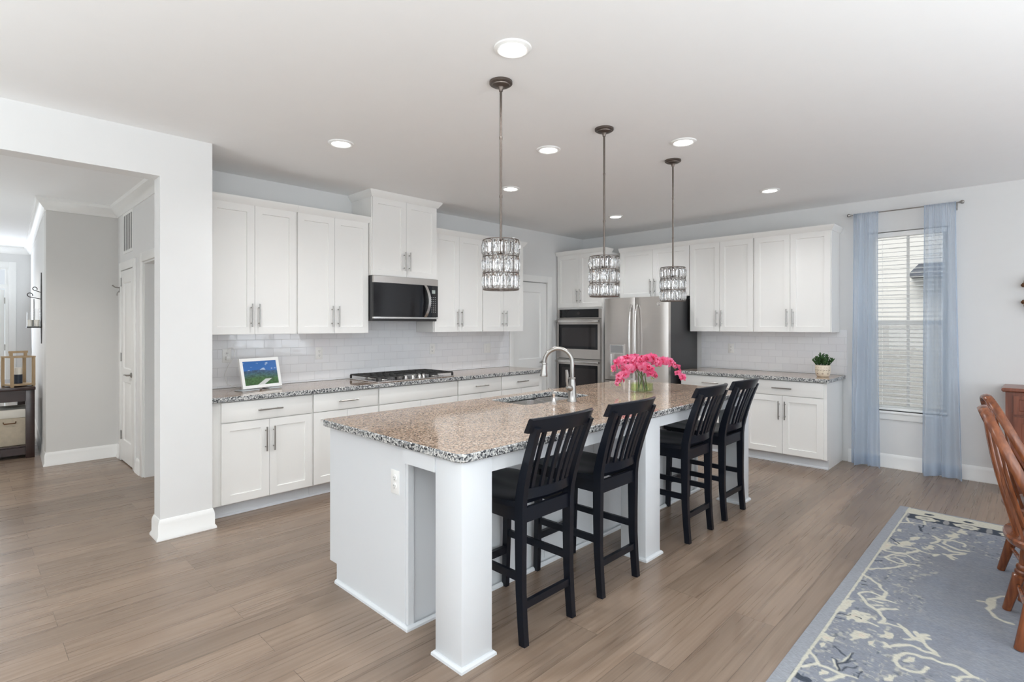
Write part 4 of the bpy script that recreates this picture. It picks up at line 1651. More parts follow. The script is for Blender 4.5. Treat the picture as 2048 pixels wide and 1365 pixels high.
# ------------------------------------------------------------------ crystal pendants
def make_pendant(label, loc):
    r = thing('pendant_light', label, 'pendant light', loc, 0, 'crystal drum pendants over the island')
    # local z=0 at the bottom of the shade
    top = H - loc[2]
    bm = BM()
    lathe(bm, [(0.0095, -0.052), (0.012, -0.040), (0.018, -0.030), (0.040, -0.024), (0.047, -0.022), (0.049, -0.017), (0.057, -0.016), (0.0615, -0.012), (0.0615, 0.0)], (0, 0, top), 32)
    obj('canopy', bm, BRONZE, r)
    bm = BM()
    tube(bm, [(0, 0, 0.272), (0, 0, top - 0.05)], 0.0065, 12)
    for z in (0.275, top - 0.30, 0.50):
        lathe(bm, [(0.0066, -0.009), (0.008, -0.006), (0.008, 0.006), (0.0066, 0.009)], (0, 0, z), 14)
    obj('stem', bm, BRONZE, r)
    R0 = 0.094
    bm = BM()
    for z in (0.004, 0.09, 0.178, 0.266):
        tube(bm, [(R0 * math.cos(2 * PI * k / 40), R0 * math.sin(2 * PI * k / 40), z) for k in range(40)], 0.0028, 6, closed=True)
    for z in (0.004, 0.266):
        for k in range(3):
            a = PI * k / 3
            tube(bm, [(R0 * math.cos(a), R0 * math.sin(a), z), (-R0 * math.cos(a), -R0 * math.sin(a), z)], 0.002, 6)
    for k in range(10):
        a = 2 * PI * (k + 0.5) / 10
        tube(bm, [(R0 * math.cos(a), R0 * math.sin(a), 0.004), (R0 * math.cos(a), R0 * math.sin(a), 0.266)], 0.0016, 6)
    obj('shade_frame', bm, BRONZE, r)
    bm = BM()
    lathe(bm, [(0.012, 0.262), (0.019, 0.258), (0.021, 0.25), (0.021, 0.20), (0.016, 0.192), (0.0001, 0.192)], (0, 0, 0), 20)
    obj('socket', bm, BRONZE, r)
    bm = BM()
    lathe(bm, [(0.012, 0.192), (0.013, 0.18), (0.019, 0.16), (0.021, 0.145), (0.017, 0.128), (0.009, 0.118), (0.0001, 0.116)], (0, 0, 0), 20)
    obj('bulb', bm, GLASS, r)
    # a faceted crystal, shared by every place of the drum
    def crystal(wid, seed):
        rr = random.Random(seed)
        bm = BM()
        h, w, t = 0.078, wid, 0.0085
        secs = []
        for z, kw, kt in ((-h / 2, 0.55, 0.35), (-h * 0.30, 0.95, 0.8 + 0.2 * rr.random()), (h * (rr.random() - 0.5) * 0.3, 1.0, 1.1), (h * 0.30, 0.95, 0.8 + 0.2 * rr.random()), (h / 2, 0.55, 0.35)):
            ww, tt = w * kw / 2, t * kt
            secs.append([(-ww, 0, z), (-ww * 0.35, -tt, z), (ww * 0.4, -tt * 0.9, z), (ww, 0, z), (ww * 0.35, tt * 0.8, z), (-ww * 0.4, tt, z)])
        loft(bm, secs)
        bmesh.ops.triangulate(bm, faces=bm.faces)
        return bm
    protos = []
    for q in range(4):
        o = obj('crystal', crystal(0.0265, q), CRYSTAL, r, smooth=False)
        protos.append(o)
    n = 0
    for row, z in enumerate((0.047, 0.134, 0.222)):
        for k in range(20):
            a = 2 * PI * (k + 0.5 * 0) / 20
            if n < 4: c = protos[n]
            else:
                c = protos[(n * 7 + row) % 4].copy()
                COL.objects.link(c)
                c.parent = r
            c.location = (R0 * math.cos(a), R0 * math.sin(a), z)
            c.rotation_euler = (0, 0, a + PI / 2 + (0.35 if (n * 5) % 3 == 0 else -0.2 if n % 2 else 0.05))
            n += 1
    return r


pz = 1.632
pn = make_pendant('crystal drum pendant nearest the camera, largest of the three in view', (-4.585, -2.895, pz))
dup(pn, (-3.630, -2.895, pz), label='middle crystal drum pendant, in front of the oven cabinet')
dup(pn, (-2.685, -2.890, pz), label='crystal drum pendant farthest from the camera, in front of the fridge')


# ------------------------------------------------------------------ recessed ceiling lights
def make_can(label, loc):
    r = thing('recessed_light', label, 'ceiling light', loc, 0, 'round recessed lights in the kitchen ceiling')
    bm = BM()
    lathe(bm, [(0.062, -0.007), (0.066, -0.010), (0.072, -0.012), (0.086, -0.006), (0.089, 0.0), (0.062, 0.0)], (0, 0, 0), 40, cap=False)
    obj('trim_ring', bm, TRIM, r)
    bm = BM()
    lathe(bm, [(0.0001, -0.0105), (0.030, -0.0098), (0.0635, -0.0075)], (0, 0, 0), 32, cap=False)
    for f in bm.faces: f.normal_flip()
    obj('lens', bm, LED, r)
    return r


CANS = [((-4.793, -3.184), 'recessed ceiling light nearest the camera, above the first pendant canopy'),
        ((-4.70, -1.39), 'recessed ceiling light above the left wall cabinets'),
        ((-3.566, -2.36), 'recessed ceiling light between the first and second pendants'),
        ((-2.95, -1.365), 'recessed ceiling light just right of the first pendant rod, toward the range wall'),
        ((-3.029, -3.15), 'recessed ceiling light right above the third pendant canopy'),
        ((-1.143, -1.345), 'recessed ceiling light farthest back, just right of the second pendant rod'),
        ((-1.166, -3.10), 'rightmost recessed ceiling light, above the cabinets near the window')]
cn = None
for (x, y), lb in CANS:
    if cn is None: cn = make_can(lb, (x, y, H - 0.0005))
    else: dup(cn, (x, y, H - 0.0005), label=lb)
    d = bpy.data.lights.new('recessed_light_glow', 'SPOT')
    d.energy = 36
    d.spot_size = R(150)
    d.spot_blend = 0.9
    d.shadow_soft_size = 0.055
    d.color = (0.97, 0.985, 1.0)
    o = bpy.data.objects.new('recessed_light_glow', d)
    COL.objects.link(o)
    o.location = (x, y, H - 0.03)

# ------------------------------------------------------------------ rug
RUG_STROKES=[('c',0.012,[(-1.838,-4.207),(-1.786,-4.269),(-1.758,-4.289),(-1.752,-4.369),(-1.646,-4.337),(-1.642,-4.273)]),('c',0.01,[(-1.786,-4.269),(-1.667,-4.237)]),('c',0.016,[(-2.135,-4.445),(-2.090,-4.468),(-2.003,-4.462),(-1.979,-4.438)]),('c',0.012,[(-2.018,-4.464),(-1.975,-4.515),(-1.912,-4.540)]),('c',0.014,[(-2.131,-4.472),(-2.160,-4.502),(-2.210,-4.553),(-2.184,-4.621),(-2.252,-4.573),(-2.295,-4.528)]),('c',0.016,[(-2.134,-4.630),(-2.142,-4.579),(-2.110,-4.524),(-2.073,-4.500),(-2.019,-4.502),(-1.988,-4.533),(-1.985,-4.584),(-2.015,-4.606),(-2.054,-4.595)]),('c',0.016,[(-2.352,-4.275),(-2.333,-4.332),(-2.307,-4.380),(-2.331,-4.400),(-2.382,-4.390),(-2.438,-4.347),(-2.469,-4.301),(-2.489,-4.252),(-2.457,-4.197)]),('c',0.013,[(-2.343,-4.402),(-2.347,-4.469),(-2.324,-4.499),(-2.377,-4.479)]),('c',0.016,[(-2.288,-4.515),(-2.291,-4.554),(-2.320,-4.578)]),('c',0.018,[(-2.302,-4.542),(-2.355,-4.569)]),('c',0.013,[(-2.614,-4.263),(-2.548,-4.276),(-2.493,-4.304),(-2.462,-4.350),(-2.480,-4.373),(-2.518,-4.401),(-2.519,-4.421)]),('c',0.013,[(-2.614,-4.263),(-2.634,-4.296),(-2.644,-4.338),(-2.633,-4.368),(-2.657,-4.375),(-2.703,-4.353),(-2.741,-4.327),(-2.784,-4.301),(-2.881,-4.208)]),('c',0.013,[(-2.560,-4.305),(-2.572,-4.333),(-2.603,-4.354),(-2.622,-4.386),(-2.608,-4.426)]),('c',0.012,[(-2.503,-4.350),(-2.526,-4.313)]),('c',0.013,[(-2.953,-4.207),(-3.005,-4.259),(-3.051,-4.311),(-3.085,-4.320),(-3.123,-4.353),(-3.169,-4.367),(-3.212,-4.363),(-3.220,-4.335)]),('c',0.013,[(-3.244,-4.259),(-3.210,-4.264),(-3.175,-4.300),(-3.188,-4.338),(-3.201,-4.364)]),('c',0.016,[(-3.244,-4.259),(-3.287,-4.286),(-3.324,-4.305),(-3.355,-4.339),(-3.384,-4.373),(-3.428,-4.397),(-3.469,-4.406),(-3.507,-4.400)]),('c',0.013,[(-3.273,-4.310),(-3.249,-4.334),(-3.217,-4.372),(-3.224,-4.413)]),('c',0.012,[(-3.279,-4.314),(-3.281,-4.340),(-3.267,-4.364)]),('c',0.012,[(-3.327,-4.340),(-3.304,-4.373)]),('c',0.014,[(-3.366,-4.364),(-3.331,-4.391),(-3.291,-4.432)]),('c',0.012,[(-3.529,-4.345),(-3.545,-4.401)]),('c',0.014,[(-3.507,-4.400),(-3.485,-4.430),(-3.482,-4.474),(-3.494,-4.501),(-3.539,-4.540),(-3.524,-4.562)]),('c',0.012,[(-3.457,-4.468),(-3.478,-4.494),(-3.515,-4.519)]),('c',0.014,[(-3.480,-4.532),(-3.502,-4.547),(-3.466,-4.577)]),('c',0.013,[(-3.498,-4.566),(-3.499,-4.588)]),('c',0.013,[(-3.583,-4.509),(-3.545,-4.540)]),('c',0.013,[(-3.717,-4.459),(-3.654,-4.495),(-3.629,-4.528),(-3.622,-4.562)]),('c',0.013,[(-3.685,-4.448),(-3.714,-4.468)]),('c',0.012,[(-3.971,-4.202),(-3.986,-4.227),(-4.011,-4.253),(-4.057,-4.275),(-4.079,-4.271),(-4.106,-4.250),(-4.133,-4.233)]),('c',0.013,[(-4.063,-4.282),(-4.059,-4.309),(-4.069,-4.358),(-4.065,-4.373),(-4.128,-4.349),(-4.154,-4.333)]),('c',0.009,[(-4.065,-4.373),(-4.060,-4.413)]),('c',0.012,[(-3.971,-4.202),(-4.078,-4.197),(-4.127,-4.197)]),('c',0.007,[(-4.050,-4.342),(-4.009,-4.330),(-3.982,-4.314)]),('c',0.008,[(-4.039,-4.342),(-3.949,-4.342),(-3.876,-4.360)]),('c',0.015,[(-3.812,-4.506),(-3.757,-4.503),(-3.712,-4.526),(-3.695,-4.558),(-3.699,-4.585),(-3.683,-4.616),(-3.684,-4.652),(-3.677,-4.689),(-3.689,-4.726),(-3.711,-4.751),(-3.710,-4.765)]),('c',0.015,[(-3.812,-4.506),(-3.844,-4.524),(-3.845,-4.558),(-3.831,-4.594),(-3.804,-4.608),(-3.765,-4.606)]),('c',0.014,[(-3.454,-4.468),(-3.499,-4.495),(-3.552,-4.536),(-3.555,-4.567),(-3.597,-4.596),(-3.636,-4.627),(-3.636,-4.596),(-3.632,-4.569),(-3.621,-4.540),(-3.644,-4.500),(-3.698,-4.469)]),('c',0.016,[(-3.547,-4.566),(-3.503,-4.552),(-3.485,-4.536)]),('c',0.012,[(-3.506,-4.558),(-3.466,-4.581)]),('c',0.012,[(-3.525,-4.564),(-3.501,-4.588)]),('c',0.013,[(-3.711,-4.751),(-3.755,-4.719),(-3.790,-4.710)]),('c',0.01,[(-3.766,-4.694),(-3.765,-4.722)]),('c',0.013,[(-2.899,-4.715),(-2.891,-4.756),(-2.813,-4.770),(-2.753,-4.809),(-2.709,-4.866)]),('c',0.013,[(-2.911,-4.757),(-2.990,-4.770),(-3.048,-4.800),(-3.078,-4.855)]),('c',0.022,[(-2.824,-4.770),(-2.971,-4.769)]),('k',0.008,[(-4.048,-4.344),(-4.011,-4.340),(-3.953,-4.351),(-3.874,-4.362)]),('k',0.005,[(-4.011,-4.340),(-3.978,-4.325),(-3.971,-4.307)]),('k',0.005,[(-4.005,-4.341),(-3.940,-4.364),(-3.921,-4.384)]),('k',0.005,[(-4.046,-4.353),(-4.003,-4.366),(-3.966,-4.405)]),('k',0.005,[(-3.923,-4.337),(-3.888,-4.314),(-3.868,-4.294)]),('k',0.03,[(-4.187,-4.207),(-4.205,-4.225),(-4.212,-4.251),(-4.202,-4.267)]),('k',0.008,[(-4.016,-4.401),(-4.016,-4.412),(-3.986,-4.420)]),('k',0.006,[(-4.016,-4.412),(-4.052,-4.415)]),('k',0.006,[(-3.554,-4.207),(-3.552,-4.226),(-3.531,-4.239),(-3.534,-4.262),(-3.514,-4.275)]),('k',0.006,[(-3.596,-4.217),(-3.600,-4.238),(-3.589,-4.266)]),('k',0.007,[(-3.515,-4.303),(-3.518,-4.318)]),('k',0.008,[(-3.124,-4.203),(-3.079,-4.216),(-3.057,-4.250)]),('k',0.009,[(-3.110,-4.251),(-3.104,-4.268)]),('k',0.01,[(-1.815,-4.331),(-1.861,-4.356),(-1.925,-4.360)]),('k',0.008,[(-1.861,-4.356),(-1.767,-4.363)]),('k',0.01,[(-1.806,-4.412),(-1.781,-4.420)]),('k',0.008,[(-2.777,-4.201),(-2.690,-4.212),(-2.706,-4.235),(-2.678,-4.264)]),('k',0.007,[(-2.270,-4.204),(-2.209,-4.235),(-2.292,-4.291)])]
RUG_BLOBS=[[-2.001, -4.247, 0.016, -0.016, -0.033, -0.005], [-2.109, -4.354, 0.028, -0.029, -0.048, -0.006], [-1.742, -4.565, 0.029, -0.029, -0.061, -0.004], [-2.223, -4.438, 0.027, -0.027, -0.045, -0.005], [-2.391, -4.235, 0.039, -0.04, -0.068, -0.012], [-1.863, -4.533, 0.034, -0.035, -0.052, -0.004], [-2.262, -4.322, 0.051, -0.053, -0.052, -0.007], [-2.294, -4.551, 0.018, -0.017, -0.03, -0.002], [-3.391, -4.237, 0.026, -0.026, -0.053, -0.011], [-3.486, -4.223, 0.028, -0.028, -0.043, -0.01], [-3.509, -4.297, 0.036, -0.037, -0.062, -0.012], [-3.526, -4.33, 0.036, -0.037, -0.041, -0.009], [-3.818, -4.246, 0.024, -0.024, -0.032, -0.008], [-3.694, -4.351, 0.032, -0.032, -0.045, -0.009], [-3.604, -4.442, 0.023, -0.024, -0.038, -0.007], [-3.895, -4.247, 0.014, -0.015, -0.02, -0.005], [-3.722, -4.41, 0.009, -0.01, -0.03, -0.006], [-3.754, -4.55, 0.022, -0.023, -0.026, -0.004], [-4.053, -4.21, 0.015, -0.016, -0.024, -0.007], [-4.109, -4.305, 0.018, -0.019, -0.018, -0.005], [-3.962, -4.508, 0.02, -0.02, -0.028, -0.004]]

def build_rug():
    x0, x1, y0, y1 = -4.56, -1.375, -6.60, -4.158
    nx, ny = 640, 470
    X = np.linspace(x0, x1, nx)[:, None] * np.ones((1, ny))
    # finer rows near the visible long edge
    yy = y1 - (np.linspace(0, 1, ny) ** 1.25) * (y1 - y0)
    Y = np.ones((nx, 1)) * yy[None, :]
    rng = np.random.default_rng(3)
    def noise(sx, sy):
        g = rng.random((sx + 2, sy + 2))
        u = (X - x0) / (x1 - x0) * sx
        v = (Y - y0) / (y1 - y0) * sy
        i, j = np.floor(u).astype(int), np.floor(v).astype(int)
        a, b = u - i, v - j
        a, b = a * a * (3 - 2 * a), b * b * (3 - 2 * b)
        i, j = np.clip(i, 0, sx), np.clip(j, 0, sy)
        return (g[i, j] * (1 - a) + g[i + 1, j] * a) * (1 - b) + (g[i, j + 1] * (1 - a) + g[i + 1, j + 1] * a) * b
    blue = np.array(srgb(131, 137, 149)); grey = np.array(srgb(138, 138, 139)); slate = np.array(srgb(121, 124, 133))
    cream = np.array(srgb(190, 187, 174)); dark = np.array(srgb(66, 72, 82)); pink = np.array(srgb(206, 190, 176)); edge = np.array(srgb(144, 147, 153))
    n1, n2, n3 = noise(9, 60), noise(40, 12), noise(160, 120)
    t = np.clip(0.6 * n1 + 0.4 * n2, 0, 1)[..., None]
    col = slate * (1 - t) + blue * t
    col = col * (1 - 0.35 * n2[..., None]) + grey * 0.35 * n2[..., None]
    jx, jy = (noise(90, 70) - 0.5) * 0.016, (noise(80, 90) - 0.5) * 0.016
    xm, ym = (x0 + x1) / 2, (y0 + y1) / 2
    def mix(mask, c): 
        nonlocal col
        m = np.clip(mask, 0, 1)[..., None]
        col = col * (1 - m) + c * m
    def line_mask(pts, w, ox, oy):
        M = np.zeros_like(X)
        pts = np.array(pts)
        bx0, bx1, by0, by1 = pts[:, 0].min() - 0.04, pts[:, 0].max() + 0.04, pts[:, 1].min() - 0.04, pts[:, 1].max() + 0.04
        sel = (ox > bx0) & (ox < bx1) & (oy > by0) & (oy < by1)
        if not sel.any(): return M
        px, py = (ox + jx)[sel], (oy + jy)[sel]
        D = np.full(px.shape, 9.0)
        for (ax, ay), (bx, by) in zip(pts, pts[1:]):
            dx, dy = bx - ax, by - ay
            tt = np.clip(((px - ax) * dx + (py - ay) * dy) / max(dx * dx + dy * dy, 1e-9), 0, 1)
            D = np.minimum(D, np.hypot(px - ax - tt * dx, py - ay - tt * dy))
        M[sel] = np.clip((w * 0.62 - D) / 0.005 + 0.5, 0, 1)
        return M
    # small flecks and tendrils crowd the border zone
    long_d = np.minimum(y1 - Y, Y - y0)
    end_d = np.minimum(x1 - X, X - x0)
    scal = 0.07 * np.sin(2 * PI * X / 0.55) + 0.05 * np.sin(2 * PI * Y / 0.41)
    zone = np.clip(((0.34 + scal) - long_d) / 0.03, 0, 1)
    zone = np.maximum(zone, np.clip(((0.78 + scal) - end_d) / 0.03, 0, 1))
    na, nb_ = noise(120, 90), noise(70, 95)
    tend = np.clip((0.035 - np.abs(na - 0.5)) / 0.02, 0, 1) * np.clip((nb_ - 0.45) * 6, 0, 1)
    mix(tend * zone * 0.55, cream * 0.92)
    mix(np.clip((noise(150, 115) - 0.74) * 8, 0, 1) * zone * 0.5, cream * 0.95)
    mix(np.clip((noise(170, 130) - 0.82) * 9, 0, 1) * zone * 0.55, dark * 1.3)
    mix(np.clip((noise(260, 60) - 0.55) * 3, 0, 1) * 0.22, grey * 1.15)
    # the pattern repeats mirrored end to end and side to side
    for fx in (0, 1):
        for fy in (0, 1):
            ox = X if not fx else 2 * xm - X
            oy = Y if not fy else 2 * ym - Y
            inx = (X >= x0) if not fx else (X < x0 - 1)
            half = (Y >= ym) if not fy else (Y < ym)
            if fx: continue
            half = half.astype(float)
            for cx, cy, ax, ay, bx, by in RUG_BLOBS:
                det = ax * by - ay * bx
                if abs(det) < 1e-7: continue
                ux, uy = ox + jx * 1.6 - cx, oy + jy * 1.6 - cy
                p = (ux * by - uy * bx) / det
                q = (ax * uy - ay * ux) / det
                rr = np.hypot(p, q) + (n3 - 0.5) * 0.5 + 0.12 * np.sin(5 * np.arctan2(q, p))
                mix(np.clip((1.0 - rr) * 6, 0, 1) * half, cream * 0.97)
                mix(np.clip((0.32 - rr) * 6, 0, 1) * half * 0.6, pink * 0.9)
            for c, w, pts in RUG_STROKES:
                mix(line_mask(pts, w, ox, oy) * half, cream if c == 'c' else dark)
    # guard bands across both ends
    for s, xe in ((1, x1), (-1, x0)):
        dist = (xe - X) * s + jx * 0.6
        mix(np.clip((0.29 - dist) / 0.004, 0, 1) * np.clip((dist - 0.16) / 0.004, 0, 1), dark)
        mix(np.clip((0.165 - dist) / 0.004, 0, 1) * np.clip((dist - 0.02) / 0.004, 0, 1), cream)
        ph = Y / 0.235
        fr = ph - np.floor(ph) - 0.5
        rr = np.hypot(fr * 0.235 / 0.075, (dist - 0.225) / 0.055) + (n3 - 0.5) * 0.4
        mix(np.clip((1 - rr) * 8, 0, 1), cream)
        mix(np.clip((0.5 - rr) * 8, 0, 1) * 0.7, grey)
        fr2 = np.abs(fr) - 0.5
        rr = np.hypot(fr2 * 0.235 / 0.018, (dist - 0.225) / 0.07) + (n3 - 0.5) * 0.5
        mix(np.clip((1 - rr) * 6, 0, 1), grey)
        rr = np.hypot(fr * 0.235 / 0.03, (dist - 0.10) / 0.022) + (n3 - 0.5) * 0.8
        mix(np.clip((1 - rr) * 5, 0, 1), dark)
        mix(np.clip((0.02 - dist) / 0.004, 0, 1), edge)
    for s, ye in ((1, y1), (-1, y0)):
        dist = (ye - Y) * s
        mix(np.clip((0.072 - dist - jx * 0.3) / 0.004, 0, 1) * np.clip((dist - 0.056) / 0.004, 0, 1), cream * 0.98)
        mix(np.clip((0.058 - dist) / 0.004, 0, 1), edge)
    zt = 0.0125
    Z = zt + 0.0008 * (n3 - 0.5)
    verts = np.stack([X, Y, Z], -1).reshape(-1, 3)
    idx = np.arange(nx * ny).reshape(nx, ny)
    quads = np.stack([idx[:-1, 1:], idx[1:, 1:], idx[1:, :-1], idx[:-1, :-1]], -1).reshape(-1, 4)
    # bound edge down to the floor
    ring = np.concatenate([idx[:, 0], idx[-1, 1:], idx[-2::-1, -1], idx[0, -2:0:-1]])
    low = verts[ring].copy(); low[:, 2] = 0.0005
    li = np.arange(len(ring)) + nx * ny
    sides = np.stack([ring, np.roll(ring, -1), np.roll(li, -1), li], -1)
    allv = np.concatenate([verts, low])
    faces = np.concatenate([quads, sides])
    me = bpy.data.meshes.new('area_rug')
    me.vertices.add(len(allv)); me.vertices.foreach_set('co', allv.astype(np.float32).ravel())
    me.loops.add(faces.size); me.loops.foreach_set('vertex_index', faces.astype(np.int32).ravel())
    me.polygons.add(len(faces)); me.polygons.foreach_set('loop_start', np.arange(0, faces.size, 4, dtype=np.int32))
    me.update(calc_edges=True)
    me.validate()
    ca = me.color_attributes.new('pattern', 'FLOAT_COLOR', 'POINT')
    c4 = np.ones((len(allv), 4), np.float32)
    c4[:nx * ny, :3] = col.reshape(-1, 3)
    c4[nx * ny:, :3] = edge
    ca.data.foreach_set('color', c4.ravel())
    me.materials.append(RUGM)
    o = bpy.data.objects.new('area_rug', me)
    COL.objects.link(o)
    tag(o, 'blue-grey wool rug with cream scroll pattern under the dining chairs', 'rug')


build_rug()

# ------------------------------------------------------------------ curtains, rod, blind
ROD_X, ROD_Z = -0.085, 2.595
r = thing('curtain_rod', 'thin brushed metal curtain rod above the window', 'curtain rod', (ROD_X, -3.98, ROD_Z))
bm = BM()
tube(bm, [(0, 0.435, 0), (0, -0.435, 0)], 0.006, 10)
obj('rod', bm, NICKEL, r)
for s in (-1, 1):
    bm = BM()
    lathe(bm, [(0.007, 0), (0.010, 0.004), (0.010, 0.01), (0.017, 0.018), (0.019, 0.027), (0.014, 0.038), (0.0001, 0.042)], (0, s * 0.433, 0), 16, axis=(0, s, 0))
    obj('finial', bm, NICKEL, r)
    bm = BM()
    tube(bm, [(0, s * 0.41, -0.008), (0.045, s * 0.41, -0.03), (0.080, s * 0.41, -0.03)], 0.005, 8)
    box(bm, 0.078, s * 0.41 - 0.008, -0.06, 0.0845, s * 0.41 + 0.008, 0.01)
    obj('bracket', bm, NICKEL, r)


def curtain(label, ya, yb, ka, kb, seed, folds):
    """ya,yb: ends on the rod; ka,kb: ends at the hem"""
    rr = random.Random(seed)
    bm = BM()
    nu, nv = 110, 44
    ph = [rr.random() * 6.28 for _ in range(6)]
    V = []
    for j in range(nv + 1):
        v = j / nv
        z = 2.605 + (0.012 - 2.605) * v
        row = []
        for i in range(nu + 1):
            u = i / nu
            top = ya + (yb - ya) * u
            k = v ** 1.3
            uw = u + 0.05 * math.sin(2 * PI * u * 2 + ph[0]) * k
            bot = ka + (kb - ka) * uw
            y = top * (1 - k) + bot * k
            g = math.exp(-v * 30)
            amp = 0.013 + 0.027 * min(1, v * 1.6)
            fq = folds
            w = math.sin(2 * PI * fq * u + ph[1] + 0.6 * math.sin(3 * v + ph[2])) + 0.45 * math.sin(2 * PI * fq * 2.1 * u + ph[3] + v)
            x = ROD_X - 0.012 + amp * w * (1 - g) + 0.004 * math.sin(2 * PI * 17 * u) * math.exp(-v * 9)
            if v < 0.012: x = ROD_X - 0.010 + 0.003 * math.sin(2 * PI * 17 * u)
            x -= 0.03 * v * v * (0.5 + 0.5 * math.sin(2 * PI * u * 1.3 + ph[4]))
            x = min(x, -0.036)
            row.append(bm.verts.new((x, y, z + 0.004 * math.sin(9 * u + ph[5]) * v)))
        V.append(row)
    for j in range(nv):
        for i in range(nu):
            bm.faces.new((V[j][i], V[j][i + 1], V[j + 1][i + 1], V[j + 1][i]))
    # turned hems along both edges and the bottom
    for j in range(nv):
        for i in list(range(4)) + list(range(nu - 4, nu)):
            q = [V[j][i], V[j][i + 1], V[j + 1][i + 1], V[j + 1][i]]
            bm.faces.new([bm.verts.new((p.co.x - 0.0025, p.co.y, p.co.z)) for p in q])
    for i in range(nu):
        q = [V[nv - 2][i], V[nv - 2][i + 1], V[nv][i + 1], V[nv][i]]
        bm.faces.new([bm.verts.new((p.co.x - 0.0025, p.co.y, p.co.z)) for p in q])
    bmesh.ops.remove_doubles(bm, verts=bm.verts, dist=1e-5)
    tag(obj('curtain', bm, CURT, sharp=3), label, 'curtain', 'sheer blue curtains')


curtain('sheer blue curtain panel left of the window, nearest the kitchen cabinets', -3.565, -3.785, -3.535, -3.80, 4, 2.6)
curtain('sheer blue curtain panel right of the window', -4.155, -4.395, -4.135, -4.44, 9, 2.4)

r = thing('window_blind', 'white horizontal slat blind filling the window between the curtains', 'blind', (0.045, -4.0, 2.395))
bm = BM()
box(bm, -0.03, -0.318, -0.05, 0.03, 0.318, -0.002, bev=0.003)
obj('headrail', bm, BLIND, r)
bm = BM()
zz = -0.075
while zz > -1.76:
    bar(bm, [(0, -0.316, zz), (0, 0.316, zz)], 0.048, 0.0028, side=(1, 0, 0.20))
    zz -= 0.0435
obj('slats', bm, BLIND, r)
bm = BM()
box(bm, -0.026, -0.316, -1.815, 0.026, 0.316, -1.79, bev=0.004)
obj('bottom_rail', bm, BLIND, r)
bm = BM()
for y in (-0.2, 0.2): tube(bm, [(-0.022, y, -0.05), (-0.022, y, -1.80)], 0.0012, 6)
obj('ladder_cord', bm, BLIND, r)

# ------------------------------------------------------------------ outside the window
bm = BM()
box(bm, 0.3, -16, -0.45, 14, 8, -0.35)
struct('ground', bm, LAWN)
r = thing('neighbor_house', 'pale sided house next door seen through the window blind', 'house', (4.0, -4.0, -0.35))
bm = BM()
box(bm, 0, -6, 0, 5, 6, 6.2)
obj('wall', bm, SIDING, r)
bm = BM()
v = [bm.verts.new(p) for p in ((-0.002, 0.50, 2.545), (-0.5, 0.50, 2.545), (-0.5, -2.0, 2.545), (-0.002, -2.0, 2.545), (-0.002, 0.40, 2.775), (-0.002, -2.0, 2.775))]
for q in ((0, 1, 2, 3), (1, 4, 5, 2), (0, 4, 1), (2, 5, 3), (0, 3, 5, 4)): bm.faces.new([v[i] for i in q])
bmesh.ops.recalc_face_normals(bm, faces=bm.faces)
obj('porch_roof', bm, ROOF, r)
bm = BM()
loft(bm, [[(-0.4, y, 6.2), (5.4, y, 6.2), (2.5, y, 8.2)] for y in (-6.3, 6.3)])
obj('roof', bm, ROOF, r)

